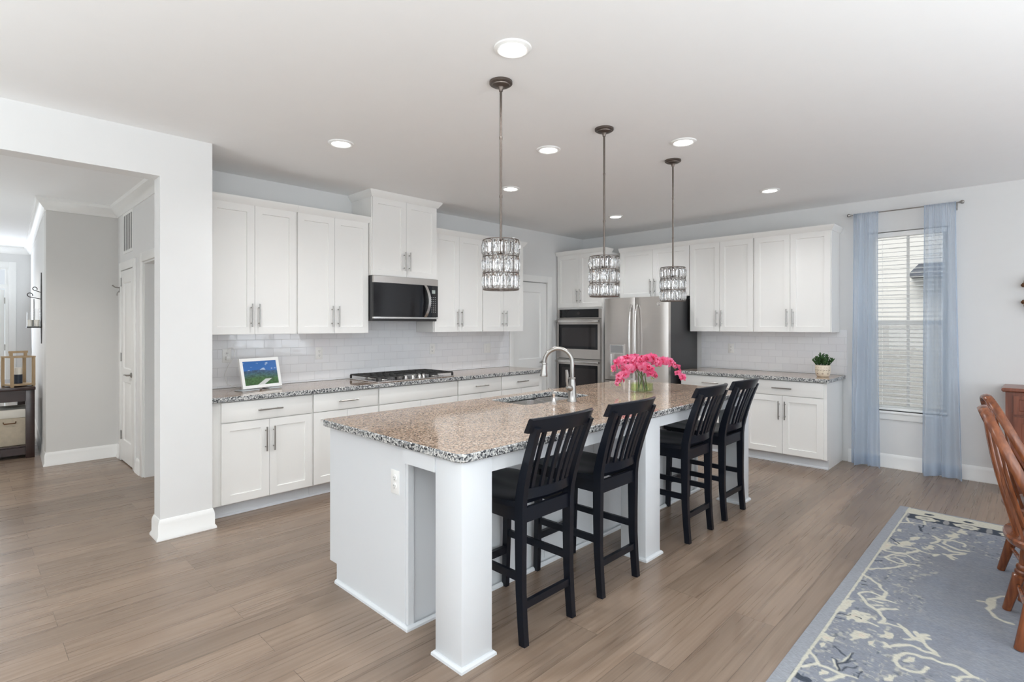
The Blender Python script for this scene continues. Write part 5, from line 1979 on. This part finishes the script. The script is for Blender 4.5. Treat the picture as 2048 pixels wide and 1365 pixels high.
# ------------------------------------------------------------------ dining side
def windsor_chair(label, loc, rz):
    """bow-back chair: local front toward -y, back at +y"""
    r = thing('dining_chair', label, 'chair', loc, rz, 'oak bow-back dining chairs')
    bm = BM()
    n = 36
    def ring(k, z):
        out = []
        for i in range(n):
            a = 2 * PI * i / n
            c, s = math.cos(a), math.sin(a)
            e = 2.6
            x = 0.225 * math.copysign(abs(c) ** (2 / e), c)
            y = 0.225 * math.copysign(abs(s) ** (2 / e), s)
            x *= 1 + 0.06 * (-s)
            out.append((x * k, y * k + 0.012, z))
        return out
    secs = [ring(0.86, 0.418), ring(0.95, 0.424), ring(0.995, 0.438), ring(1.0, 0.452), ring(0.975, 0.461), ring(0.90, 0.457), ring(0.6, 0.450)]
    loft(bm, secs)
    obj('seat', bm, OAK, r)
    for sx in (-1, 1):
        for sy in (-1, 1):
            bm = BM()
            p0 = Vector((sx * 0.215, sy * 0.205 - (0.0 if sy > 0 else 0.04), 0.0))
            p1 = Vector((sx * 0.150, sy * 0.130 - 0.02, 0.425))
            d = (p1 - p0)
            ln = d.length
            prof = [(0.0165, 0), (0.0185, 0.004), (0.0215, 0.10), (0.0255, 0.185), (0.0265, 0.20), (0.019, 0.208), (0.0225, 0.216), (0.0235, 0.226), (0.019, 0.234), (0.0235, 0.243), (0.0235, 0.254), (0.017, 0.264), (0.021, 0.285), (0.0275, 0.33), (0.0255, 0.37), (0.018, ln)]
            lathe(bm, prof, p0, 18, axis=d)
            obj('leg', bm, OAK, r)
    for a, b in (((-0.187, 0.15, 0.20), (-0.187, -0.195, 0.20)), ((0.187, 0.15, 0.20), (0.187, -0.195, 0.20)), ((-0.187, -0.02, 0.20), (0.187, -0.02, 0.20)), ((-0.19, 0.165, 0.15), (0.19, 0.165, 0.15))):
        bm = BM()
        A, B = Vector(a), Vector(b)
        tube(bm, [A, A.lerp(B, 0.3), A.lerp(B, 0.5), A.lerp(B, 0.7), B], [0.008, 0.011, 0.013, 0.011, 0.008], 10)
        obj('stretcher', bm, OAK, r)
    # bent bow
    by = lambda z: 0.045 + 0.272 * ((z - 0.45) / 0.60) + 0.012 * math.sin(PI * (z - 0.45) / 0.6)
    pts = []
    for i in range(33):
        t = -1 + 2 * i / 32
        a = t * PI / 2
        sa = math.copysign(abs(math.sin(a)) ** 0.9, math.sin(a))
        z = 0.45 + 0.585 * abs(math.cos(a)) ** 0.62
        x = 0.215 * sa * (1 + 0.14 * math.sin(PI * min(1, max(0, (z - 0.45) / 0.6)))) 
        pts.append((x, by(z), z))
    bm = BM()
    secs = []
    P = [Vector(p) for p in pts]
    bn = Vector((0, 0.92, -0.39)).normalized()
    for i, p in enumerate(P):
        d = (P[min(i + 1, 32)] - P[max(i - 1, 0)]).normalized()
        nn = d.cross(bn).normalized()
        b2 = nn.cross(d).normalized()
        w, t = 0.0125, 0.0165
        secs.append([p + nn * (w * math.cos(q)) * 0.85 + b2 * (t * 1.3 * math.sin(q)) for q in [2 * PI * k / 10 for k in range(10)]])
    loft(bm, secs)
    obj('bow', bm, OAK, r)
    for i in range(7):
        k = -1 + 2 * (i + 0.5) / 7
        xb = 0.150 * k
        xt = 0.185 * k
        zt = 0.45 + 0.585 * (max(0.0, 1 - (abs(xt) / 0.226) ** 2.2)) ** 0.36 - 0.006
        bm = BM()
        m = []
        y0_ = 0.195 - 2.6 * xb * xb
        for q in (0, 0.15, 0.3, 0.45, 0.6, 0.75, 0.9, 1):
            z = 0.455 + (zt - 0.455) * q
            m.append((xb + (xt - xb) * q, y0_ + (by(zt) - y0_) * q ** 1.25 + 0.022 * math.sin(PI * q), z))
        if i % 2: bar(bm, m, [0.012, 0.013, 0.015, 0.019, 0.025, 0.026, 0.018, 0.010], [0.012, 0.012, 0.011, 0.009, 0.008, 0.008, 0.008, 0.008])
        else: tube(bm, m, [0.006, 0.007, 0.008, 0.008, 0.0075, 0.007, 0.006, 0.0055], 10)
        obj('spindle', bm, OAK, r)
    return r


ch = windsor_chair('oak bow-back dining chair nearest the camera, standing on the rug', (-3.10, -5.058, 0.0135), R(7))
dup(ch, (-2.50, -5.034, 0.0135), R(13), 'oak bow-back dining chair behind the nearest one, by the sideboard')

r = thing('dining_table', 'glossy oak dining table with rounded corners at the right edge', 'table', (-2.70, -5.875, 0.0135))
bm = BM()
slab(bm, rrect(-0.54, -0.98, 0.54, 0.98, 0.10, 8), 0.70, 0.738, r=0.010, mi_side=0)
obj('tabletop', bm, TABLEW, r)
bm = BM()
sweep(bm, rrect(-0.485, -0.925, 0.485, 0.925, 0.07, 8), [(0, 0.7385), (0.006, 0.7385), (0.006, 0.7395), (0, 0.7395)], closed=True)
obj('inlay_line', bm, CHERRY, r)
bm = BM()
box(bm, -0.40, -0.80, 0.61, 0.40, -0.775, 0.70); box(bm, -0.40, 0.60, 0.61, 0.40, 0.625, 0.70)
for s in (-1, 1): box(bm, s * 0.40 - 0.0125, -0.775, 0.61, s * 0.40 + 0.0125, 0.60, 0.70)
obj('apron', bm, TABLEW, r)
for sx in (-1, 1):
    for yy in (-0.76, 0.56):
        bm = BM()
        lathe(bm, [(0.024, 0), (0.03, 0.02), (0.036, 0.30), (0.042, 0.40), (0.03, 0.42), (0.042, 0.46), (0.042, 0.53), (0.036, 0.56), (0.036, 0.70)], (sx * 0.36, yy, 0), 20)
        obj('leg', bm, TABLEW, r)

# sideboard against the window wall
r = thing('sideboard', 'cherry-coloured wooden sideboard against the wall at the right edge', 'sideboard', (-0.004, -4.745, 0), R(-90))
bm = BM()
box(bm, 0, -0.42, 0.06, 1.35, 0, 0.885)
box(bm, 0.03, -0.39, 0, 1.32, -0.02, 0.06)
obj('body', bm, CHERRY, r)
bm = BM()
slab(bm, [(-0.025, -0.45), (1.375, -0.45), (1.375, 0.0), (-0.025, 0.0)], 0.8855, 0.918, r=0.010, mi_side=0)
obj('top', bm, CHERRY, r)
for i in range(3):
    xa = 0.05 + i * 0.42
    for kind, za, zb in (('drawer', 0.70, 0.855), ('door', 0.10, 0.68)):
        bm = BM()
        panel_slab(bm, 0.405, zb - za, 0.018, [(0.035, 0.03, 0.37, zb - za - 0.03)] if kind == 'drawer' else [(0.05, 0.05, 0.355, zb - za - 0.05)], [(0.004, 0.005)], xa, za, -0.4385)
        dd = obj(kind, bm, CHERRY, r)
        bm = BM()
        lathe(bm, [(0.008, 0), (0.007, 0.012), (0.015, 0.02), (0.013, 0.028), (0.0001, 0.03)], (xa + (0.2025 if kind == 'drawer' else 0.375), -0.4385, (za + zb) / 2), 14, axis=(0, -1, 0))
        obj('knob', bm, BRASSY, dd)

# scrolled candle sconce on the wall above the sideboard
r = thing('wall_sconce', 'scrolled copper-brown iron wall sconce cut by the right edge of the view', 'sconce', (-0.003, -5.0, 1.72), R(-90))
bm = BM()
for s in (-1, 1):
    for zc, d in ((0.10, 1), (-0.09, -1)):
        pts = []
        for k in range(22):
            a = k / 21 * 2.1 * PI
            q = 0.075 * (1 - 0.55 * k / 21)
            pts.append((s * (0.075 + 0.5 * q * math.cos(a) + 0.03), -0.03 - 0.02 * math.sin(a * 0.5), zc + d * q * math.sin(a)))
        tube(bm, pts, 0.007, 8)
        lathe(bm, [(0.0001, -0.02), (0.013, -0.008), (0.016, 0.004), (0.004, 0.02), (0.0001, 0.024)], (s * 0.152, -0.03, zc - 0.02 * d), 12)
tube(bm, [(0, -0.012, -0.30), (0.02, -0.02, -0.1), (-0.02, -0.02, 0.1), (0, -0.012, 0.32)], 0.010, 8)
box(bm, -0.03, -0.012, -0.05, 0.03, 0, 0.05)
obj('scroll_frame', bm, BRASSY, r)
bm = BM()
lathe(bm, [(0.012, 0), (0.045, 0.012), (0.048, 0.018), (0.012, 0.01)], (0, -0.09, 0.0), 20)
tube(bm, [(0, -0.02, -0.03), (0, -0.06, -0.05), (0, -0.09, 0.0)], 0.006, 8)
obj('candle_cup', bm, BRASSY, r)
bm = BM()
lathe(bm, [(0.030, 0.015), (0.030, 0.11), (0.024, 0.114), (0.0001, 0.112)], (0, -0.09, 0.0), 20)
obj('candle', bm, WAX, r)

# ------------------------------------------------------------------ vase of orchids on the island
VX, VY, VZ = -2.755, -2.655, 0.9125
r = thing('glass_vase', 'clear cylindrical glass vase holding the pink orchids', 'vase', (VX, VY, VZ))
bm = BM()
lathe(bm, [(0.0001, 0), (0.088, 0), (0.092, 0.004), (0.092, 0.20), (0.0905, 0.2015), (0.089, 0.20), (0.089, 0.012), (0.085, 0.009), (0.0001, 0.009)], (0, 0, 0), 40, cap=False)
obj('glass', bm, GLASS, r)
bm = BM()
lathe(bm, [(0.0001, 0.010), (0.0845, 0.010), (0.0882, 0.014), (0.0882, 0.066), (0.0001, 0.066)], (0, 0, 0), 32, cap=False)
obj('water', bm, WATER, r)


def blossom_mesh(seed):
    rr = random.Random(seed)
    bm = BM()
    def petal(ang, ln, wd, tilt, cup):
        n, m = 6, 4
        V = []
        for i in range(n + 1):
            u = i / n
            w = wd * math.sin(PI * min(1, 0.08 + 0.92 * u) ** 0.8) ** 0.8 if i < n else wd * 0.12
            row = []
            for j in range(-m // 2, m // 2 + 1):
                v = j / (m / 2)
                x = w * v
                y = ln * u + 0.004
                z = tilt * u * u * ln + cup * (v * v) * w + 0.002 * math.sin(7 * u + 5 * v + seed)
                p = Matrix.Rotation(ang, 3, 'Z') @ Vector((x, y, z))
                row.append(bm.verts.new(p))
            V.append(row)
        for i in range(n):
            for j in range(m):
                f = bm.faces.new((V[i][j], V[i][j + 1], V[i + 1][j + 1], V[i + 1][j]))
    for a in (0, 2.25, -2.25): petal(a, 0.031, 0.0115, -0.15, 0.12)
    for a in (1.15, -1.15): petal(a, 0.034, 0.0205, 0.12, -0.1)
    return bm


petals = []
lips = []
def orchid_stem(label, base, ctrl, n, first, seed, size=1.0):
    """arching spray from base through control points; blossoms along the outer part"""
    rr = random.Random(seed)
    s = thing('orchid_stem', label, 'flower stem', (VX, VY, VZ), 0, 'sprays of pink orchids in the vase')
    P = [Vector(base)] + [Vector(c) for c in ctrl]
    def at(t):
        # Catmull-Rom through the points
        k = t * (len(P) - 1)
        i = min(int(k), len(P) - 2)
        u = k - i
        p0, p1, p2, p3 = P[max(i - 1, 0)], P[i], P[i + 1], P[min(i + 2, len(P) - 1)]
        return 0.5 * ((2 * p1) + (p2 - p0) * u + (2 * p0 - 5 * p1 + 4 * p2 - p3) * u * u + (3 * p1 - p0 - 3 * p2 + p3) * u ** 3)
    bm = BM()
    tube(bm, [at(i / 24) for i in range(25)], [0.0042 - 0.0022 * i / 24 for i in range(25)], 8)
    obj('stem', bm, STEM, s)
    for i in range(n):
        t = first + (0.95 - first) * (i + 0.3 * rr.random()) / max(1, n - 1) if n > 1 else first
        t = min(t, 0.96)
        p = at(t)
        d = Vector((rr.uniform(-1, 1), rr.uniform(-1, 1), rr.uniform(-0.25, 0.8)))
        d = d + Vector((-0.55, -0.55, 0.1))
        d.normalize()
        q = p + d * rr.uniform(0.02, 0.04) + Vector((0, 0, -0.004))
        k = 1.12 * size * rr.uniform(0.85, 1.12) * (1.0 if t < 0.85 else 0.7)
        if not petals:
            for sd in range(3):
                petals.append(obj('blossom', blossom_mesh(sd), PETAL, s, sharp=3))
                bm = BM()
                lathe(bm, [(0.0025, 0), (0.006, 0.004), (0.0075, 0.010), (0.004, 0.013), (0.0001, 0.012)], (0, -0.001, 0.001), 10)
                lips.append(obj('throat', bm, ORCHLIP, petals[-1]))
            b = petals[0]
        else:
            idx = (i * 5 + seed) % 3
            used = petals[idx]
            if used.get('used') is None and used.parent is s:
                b = used
            else:
                b = used.copy()
                COL.objects.link(b)
                b.parent = s
                l = lips[idx].copy()
                COL.objects.link(l)
                l.parent = b
        b['used'] = 1
        b.location = q
        b.rotation_mode = 'QUATERNION'
        b.rotation_quaternion = d.to_track_quat('Z', 'Y')
        b.scale = (k, k, k)
    for i in range(3):
        p = at(0.965 + 0.012 * i) + Vector((rr.uniform(-1, 1), rr.uniform(-1, 1), rr.uniform(-1, 0.4))) * 0.01
        bm = BM()
        lathe(bm, [(0.0001, -0.007), (0.004, -0.003), (0.0045, 0.002), (0.0001, 0.008)], p, 8)
        obj('bud', bm, BUD, s)
    return s


# camera-right direction is (0.70, -0.72): stems arch along it
def cr(a, b, z):
    return (0.698 * a + 0.716 * b, -0.716 * a + 0.698 * b, z)


orchid_stem('orchid spray arching far right and down past the black fridge side', cr(-0.03, 0, 0.012), [cr(0.03, -0.01, 0.17), cr(0.12, -0.03, 0.245), cr(0.22, -0.04, 0.215), cr(0.33, -0.05, 0.095)], 18, 0.40, 1)
orchid_stem('orchid spray leaning left with pale buds, in front of the ovens', cr(0.04, 0, 0.012), [cr(-0.02, -0.01, 0.16), cr(-0.10, -0.03, 0.25), cr(-0.18, -0.05, 0.235), cr(-0.26, -0.05, 0.165)], 18, 0.38, 2)
orchid_stem('orchid spray drooping at the lower left of the vase', cr(0.03, 0.02, 0.012), [cr(-0.03, -0.02, 0.15), cr(-0.10, -0.06, 0.20), cr(-0.17, -0.08, 0.13), cr(-0.20, -0.09, 0.065)], 14, 0.44, 3)
orchid_stem('orchid spray at the top centre of the bouquet', cr(0.0, -0.03, 0.012), [cr(-0.01, -0.03, 0.17), cr(-0.005, -0.05, 0.25), cr(0.05, -0.07, 0.268), cr(0.12, -0.08, 0.215)], 20, 0.36, 4, 1.05)
orchid_stem('orchid spray hanging low over the front of the vase', cr(-0.02, 0.03, 0.012), [cr(-0.03, -0.02, 0.16), cr(-0.03, -0.07, 0.215), cr(0.02, -0.11, 0.18), cr(0.06, -0.125, 0.115)], 20, 0.34, 5, 1.1)
orchid_stem('orchid spray at the back of the bouquet', cr(0.05, 0.03, 0.012), [cr(0.02, 0.02, 0.17), cr(-0.03, 0.04, 0.245), cr(-0.06, 0.05, 0.26), cr(-0.09, 0.05, 0.21)], 15, 0.38, 6)
s = thing('orchid_stem', 'bare brown stem standing up among the blossoms left of centre', 'flower stem', (VX, VY, VZ))
bm = BM()
tube(bm, [cr(0.02, 0.0, 0.02), cr(-0.01, -0.03, 0.17), cr(-0.045, -0.05, 0.235), cr(-0.075, -0.05, 0.275)], [0.0045, 0.004, 0.0035, 0.0025], 8)
obj('stem', bm, simple('twig_brown', srgb(96, 62, 48), 0.6, var=0.2), s)

# ------------------------------------------------------------------ potted plant on the window-end counter
r = thing('potted_plant', 'small green plant in a cream pot with drawn faces on the window-end counter', 'plant', (-0.345, -3.345, 0.9125))
bm = BM()
PROF = [(0.048, 0), (0.054, 0.003), (0.064, 0.02), (0.0705, 0.05), (0.072, 0.085), (0.070, 0.115), (0.069, 0.122), (0.066, 0.122), (0.066, 0.10), (0.0001, 0.10)]
lathe(bm, PROF, (0, 0, 0), 36)
pot = obj('pot', bm, POT, r)
bm = BM()
def on_pot(a, z):
    rr_ = np.interp(z, [0, 0.02, 0.05, 0.085, 0.115], [0.054, 0.064, 0.0705, 0.072, 0.070]) + 0.0006
    return (rr_ * math.cos(a), rr_ * math.sin(a), z)
a0 = math.atan2(-4.94 + 3.345, -6.6 + 0.345)
for da in (-0.75, 0.0, 0.75):
    for e in (-0.26, 0.2):
        tube(bm, [on_pot(a0 + da + e + k * 0.03, 0.075 - 0.006 * math.cos(k * 0.5)) for k in range(-3, 4)], 0.0014, 6)
        tube(bm, [on_pot(a0 + da + e + k * 0.03, 0.093 + 0.004 * math.cos(k * 0.5)) for k in range(-3, 4)], 0.001, 6)
    tube(bm, [on_pot(a0 + da + 0.02, 0.08), on_pot(a0 + da + 0.05, 0.055), on_pot(a0 + da - 0.03, 0.05)], 0.001, 6)
    tube(bm, [on_pot(a0 + da - 0.03 + k * 0.035, 0.036 - 0.004 * math.cos(k * 0.55)) for k in range(-3, 4)], 0.0016, 6)
    tube(bm, [on_pot(a0 + da - 0.03 + k * 0.035, 0.036 + 0.003 * math.sin(abs(k) * 1.1)) for k in range(-3, 4)], 0.0012, 6)
obj('drawn_face', bm, POTLINE, pot)
bm = BM()
lathe(bm, [(0.0655, 0.101), (0.05, 0.106), (0.0001, 0.108)], (0, 0, 0), 24, cap=False)
obj('soil', bm, SOIL, r)
bm = BM()
rr = random.Random(5)
def fat_leaf(p, d, ln, wd):
    d = d.normalized()
    q = d.to_track_quat('Y', 'Z')
    secs = []
    for t, w, th in ((0, 0.15, 0.3), (0.25, 0.55, 0.8), (0.55, 0.95, 1.0), (0.8, 0.85, 0.8), (0.95, 0.45, 0.5), (1.0, 0.1, 0.2)):
        lift = 0.12 * t * t * ln
        secs.append([p + q @ Vector((wd * w * math.cos(a), ln * t, lift + 0.004 * th * math.sin(a))) for a in [2 * PI * k / 8 for k in range(8)]])
    loft(bm, secs)
for i in range(17):
    a = 2.4 * i
    rad = 0.012 + 0.042 * (i / 16) ** 0.7
    b0 = Vector((rad * 0.7 * math.cos(a), rad * 0.7 * math.sin(a), 0.105))
    out = Vector((math.cos(a), math.sin(a), 0))
    hgt = 0.115 - 0.055 * (i / 16) + rr.uniform(-0.01, 0.01)
    tip = b0 + out * (0.014 + 0.052 * (i / 16)) + Vector((0, 0, hgt))
    tube(bm, [b0, b0.lerp(tip, 0.5) + out * 0.006, tip], 0.0032, 6)
    for k in range(13):
        t = 0.25 + 0.75 * k / 12
        p = b0.lerp(tip, t)
        az = a + 2.4 * k
        d = Vector((math.cos(az), math.sin(az), 0.35 + 0.9 * t)) + out * 0.4
        fat_leaf(p, d, rr.uniform(0.022, 0.032), rr.uniform(0.008, 0.0115))
obj('foliage', bm, LEAF, r)

# ------------------------------------------------------------------ digital photo frame with its cable
FA = R(8)
r = thing('photo_frame', 'white digital photo frame showing a mountain landscape on the counter', 'photo frame', (-4.83, -0.30, 0.9125), R(13))
fw, fh = 0.305, 0.20
rot = Matrix.Rotation(-R(14), 4, 'X')
def tilt(bm): bmesh.ops.transform(bm, matrix=Matrix.Translation((0, 0, 0.012)) @ rot, verts=bm.verts)
bm = BM()
panel_slab(bm, fw + 0.05, fh + 0.05, 0.02, [(0.025, 0.025, fw + 0.025, fh + 0.025)], [(0.001, 0.004)], -(fw + 0.05) / 2, 0, -0.02)
tilt(bm)
obj('frame', bm, SCREENF, r)
gx, gz = 120, 80
me = bpy.data.meshes.new('screen')
uu, vv = np.meshgrid(np.linspace(0, 1, gx), np.linspace(0, 1, gz), indexing='ij')
rng = np.random.default_rng(11)
def vn(sx, sz):
    g = rng.random((sx + 2, sz + 2)); a, b = uu * sx, vv * sz
    i, j = a.astype(int), b.astype(int); a, b = a - i, b - j
    return (g[i, j] * (1 - a) + g[i + 1, j] * a) * (1 - b) + (g[i, j + 1] * (1 - a) + g[i + 1, j + 1] * a) * b
hor = 0.60 + 0.03 * np.sin(uu * 5) + 0.03 * (vn(9, 1) - 0.5)
c = np.zeros(uu.shape + (3,))
sky = np.array(srgb(40, 104, 178)) * (0.75 + 0.5 * vv[..., None]) ** -0.6
cl = np.clip((vn(7, 12) * 0.6 + vn(18, 24) * 0.4 - 0.60) * 5, 0, 0.8)[..., None] * (vv > hor)[..., None]
c = sky * (1 - cl) + np.array(srgb(190, 208, 226)) * cl
m = (vv < hor)[..., None]
dpt = np.clip((hor - vv) / 0.35, 0, 1)[..., None]
land = np.array(srgb(52, 84, 124)) * (1 - dpt) + np.array(srgb(62, 98, 54)) * dpt
land = land * (0.55 + 0.9 * vn(30, 26)[..., None])
c = np.where(m, land, c)
road = (np.abs((uu - 0.86) - (0.32 - vv) * -1.1 + 0.05) < 0.10) & (vv < 0.24)
c = np.where(road[..., None], np.array(srgb(206, 208, 206)), c)
verts = np.stack([-fw / 2 + fw * uu, np.full(uu.shape, -0.0166), 0.025 + fh * vv], -1).reshape(-1, 3)
idx = np.arange(gx * gz).reshape(gx, gz)
q = np.stack([idx[:-1, :-1], idx[1:, :-1], idx[1:, 1:], idx[:-1, 1:]], -1).reshape(-1, 4)
me.from_pydata(verts.tolist(), [], q.tolist())
ca = me.color_attributes.new('pattern', 'FLOAT_COLOR', 'POINT')
ca.data.foreach_set('color', np.concatenate([c.reshape(-1, 3), np.ones((gx * gz, 1))], 1).astype(np.float32).ravel())
me.transform(Matrix.Translation((0, 0, 0.012)) @ rot)
me.materials.append(PICT)
o = bpy.data.objects.new('screen', me)
COL.objects.link(o)
o.parent = r
bm = BM()
box(bm, -0.20, -0.045, 0.0005, -0.05, 0.065, 0.008, bev=0.002); box(bm, 0.04, -0.045, 0.0005, 0.16, 0.065, 0.008, bev=0.002)
box(bm, -0.03, 0.045, 0.004, 0.03, 0.052, 0.10)
obj('stand', bm, ACR, r)
r = thing('power_cable', 'white plug and cable looping from the outlet to the photo frame', 'cable', (-5.01, -0.0175, 1.187))
bm = BM()
box(bm, -0.014, -0.030, -0.036, 0.014, 0.0, -0.004, bev=0.003)
obj('plug', bm, PLATE, r)
bm = BM()
tube(bm, [(0.0, -0.026, -0.008), (-0.015, -0.035, 0.03), (0.0, -0.04, 0.065), (0.035, -0.04, 0.07), (0.05, -0.04, 0.04), (0.04, -0.04, -0.02), (0.0, -0.035, -0.08), (-0.03, -0.03, -0.16), (-0.01, -0.03, -0.235), (0.06, -0.05, -0.27), (0.12, -0.14, -0.2715), (0.135, -0.20, -0.271)], 0.0022, 8)
obj('cord', bm, PLATE, r)

# ------------------------------------------------------------------ the hall
# return-air grille
r = thing('air_vent', 'tall white return-air grille above the hall door', 'vent', (-5.3705, 1.815, 2.415), R(-90))
bm = BM()
w, h, b = 0.225, 0.215, 0.03
box(bm, -w, -0.005, -h, w, 0, -h + b); box(bm, -w, -0.005, h - b, w, 0, h)
box(bm, -w, -0.005, -h + b, -w + b, 0, h - b); box(bm, w - b, -0.005, -h + b, w, 0, h - b)
for k in range(1, 5):
    x = -w + b + (2 * w - 2 * b) * k / 5
    box(bm, x - 0.012, -0.003, -h + b, x + 0.012, -0.001, h - b)
obj('grille_frame', bm, TRIM, r)
bm = BM()
zz = -h + b + 0.006
while zz < h - b:
    box(bm, -w + b, -0.002, zz, w - b, -0.001, zz + 0.003)
    zz += 0.0125
obj('louvers', bm, TRIM, r)
bm = BM()
box(bm, -w + b, -0.0009, -h + b, w - b, -0.0001, h - b)
obj('filter', bm, GRILLE, r)  # dark sheet painted as the shade behind the louvers

outlet('wall_switch', 'white switch plate on the bright side wall by the candle sconce', (-5.965, 2.50, 1.44), R(-92.6), 'switch', w=0.115)

# candle sconce on the side wall
r = thing('candle_sconce', 'tall black iron sconce with candles on the hall side wall', 'sconce', (-5.938, 3.10, 1.64), R(-92.6))
bm = BM()
for s in (-1, 1):
    secs = []
    for k in range(17):
        t = k / 16
        z = -0.40 + 0.80 * t
        xw = 0.085 * math.sin(PI * t) ** 0.8 * s
        secs.append([(xw - 0.010, -0.004, z), (xw + 0.010, -0.004, z), (xw + 0.008, -0.014, z), (xw - 0.008, -0.014, z)])
    loft(bm, secs)
obj('leaf_frame', bm, IRONB, r)
bm = BM()
for z, rr_ in ((0.175, 0.05), (0.10, 0.06)):
    pts = [(0.02, -0.012, z)]
    for k in range(12):
        a = k / 11 * 1.6 * PI
        q = rr_ * 0.55 * (1 - 0.5 * k / 11)
        pts.append((0.02, -0.06 - 0.02 * (z < 0.15) * 2 - q * math.sin(a), z + 0.02 - q * math.cos(a) + q))
    tube(bm, pts, 0.004, 8)
box(bm, -0.012, -0.075, -0.20, 0.012, -0.068, 0.10)
obj('scrolls', bm, IRONB, r)
bm = BM()
box(bm, -0.13, -0.135, -0.222, 0.13, -0.012, -0.208, bev=0.003)
obj('shelf', bm, IRONB, r)
for x, y, hh in ((-0.075, -0.05, 0.20), (0.0, -0.10, 0.16), (0.075, -0.05, 0.20)):
    bm = BM()
    lathe(bm, [(0.024, 0), (0.024, 0.075), (0.0001, 0.075)], (x, y, -0.2075), 18)
    obj('candle', bm, WAX, r)
    bm = BM()
    lathe(bm, [(0.031, 0), (0.031, hh), (0.0295, hh), (0.0295, 0.001)], (x, y, -0.2075), 20, cap=False)
    obj('glass_tube', bm, GLASS, r)

# console table along the side wall with a glazed end
r = thing('console_table', 'dark espresso console table along the hall side wall', 'console table', (-6.215, 3.55, 0), R(0))
bm = BM()
TW, TD = 0.20, 0.62
box(bm, -TW - 0.03, -TD - 0.03, 0.742, TW + 0.005, TD + 0.03, 0.775, bev=0.004)
obj('table_top', bm, DARKWOOD, r)
for sx in (-1, 1):
    for sy in (-1, 1):
        bm = BM()
        x, y = sx * (TW - 0.037), sy * (TD - 0.037)
        box(bm, x - 0.037, y - 0.037, 0, x + 0.037, y + 0.037, 0.7415, bev=0.002)
        obj('leg', bm, DARKWOOD, r)
bm = BM()
for sy in (-1, 1):
    y = sy * (TD - 0.03)
    box(bm, -TW + 0.075, y - 0.012, 0.62, TW - 0.075, y + 0.012, 0.7415); box(bm, -TW + 0.075, y - 0.012, 0.04, TW - 0.075, y + 0.012, 0.12)
for sx in (-1, 1):
    x = sx * (TW - 0.03)
    box(bm, x - 0.012, -TD + 0.075, 0.62, x + 0.012, TD - 0.075, 0.7415); box(bm, x - 0.012, -TD + 0.075, 0.04, x + 0.012, TD - 0.075, 0.12)
obj('rails', bm, DARKWOOD, r)
bm = BM()
box(bm, -TW + 0.02, -TD + 0.02, 0.125, TW - 0.02, TD - 0.02, 0.14)
obj('shelf', bm, DARKWOOD, r)
r = thing('storage_box', 'beige linen storage box inside the dark console table', 'box', (-6.215, 3.22, 0.1405))
bm = BM()
box(bm, -0.15, -0.22, 0, 0.15, 0.22, 0.335, bev=0.008)
obj('body', bm, BASKET, r)
bm = BM()
box(bm, -0.158, -0.228, 0.30, 0.158, 0.228, 0.39, bev=0.006)
obj('lid', bm, simple('white_linen', srgb(226, 222, 212), 0.8, var=0.05, bump=0.3, bscale=220), r)
bm = BM()
tube(bm, [(-0.05, -0.228, 0.26), (-0.045, -0.245, 0.245), (0.045, -0.245, 0.245), (0.05, -0.228, 0.26)], 0.006, 8)
obj('handle', bm, BRASSY, r)

# wooden lantern
r = thing('candle_lantern', 'open oak-framed lantern with a handle on the console table', 'lantern', (-6.14, 3.09, 0.7755), R(20))
q = 0.095
for sx in (-1, 1):
    for sy in (-1, 1):
        bm = BM()
        box(bm, sx * q - 0.012, sy * q - 0.012, 0, sx * q + 0.012, sy * q + 0.012, 0.315)
        obj('post', bm, LANTERN, r)
bm = BM()
box(bm, -q - 0.0125, -q - 0.0125, 0.0125, q + 0.0125, q + 0.0125, 0.03)
obj('base', bm, LANTERN, r)
bm = BM()
for s in (-1, 1):
    box(bm, -q - 0.014, s * q - 0.014, 0.3155, q + 0.014, s * q + 0.014, 0.332); box(bm, s * q - 0.014, -q + 0.0145, 0.3155, s * q + 0.014, q - 0.0145, 0.332)
box(bm, -0.085, -0.014, 0.3155, 0.085, 0.014, 0.332)
obj('top_frame', bm, LANTERN, r)
bm = BM()
box(bm, -0.075, -0.012, 0.3325, -0.052, 0.012, 0.365); box(bm, 0.052, -0.012, 0.3325, 0.075, 0.012, 0.365); box(bm, -0.082, -0.013, 0.365, 0.082, 0.013, 0.388)
obj('handle', bm, LANTERN, r)
r = thing('pillar_candle', 'white candle in a dark glass cup inside the oak lantern', 'candle', (-6.14, 3.09, 0.806))
bm = BM()
lathe(bm, [(0.036, 0), (0.036, 0.10), (0.033, 0.10), (0.033, 0.004), (0.0001, 0.004)], (0, 0, 0), 24)
obj('cup', bm, NAVY, r)
bm = BM()
lathe(bm, [(0.0325, 0.005), (0.0325, 0.17), (0.028, 0.175), (0.0001, 0.173)], (0, 0, 0), 24)
obj('candle', bm, WAX, r)

# ------------------------------------------------------------------ unseen fill spots added to brighten the hall
for (x, y) in ((-6.9, 1.2), (-6.9, 4.4)):
    d = bpy.data.lights.new('hall_fill_spot', 'SPOT')
    d.energy = 55
    d.spot_size = R(140)
    d.spot_blend = 0.7
    d.shadow_soft_size = 0.06
    d.color = (1.0, 0.965, 0.92)
    o = bpy.data.objects.new('hall_fill_spot', d)
    COL.objects.link(o)
    o.location = (x, y, H - 0.03)
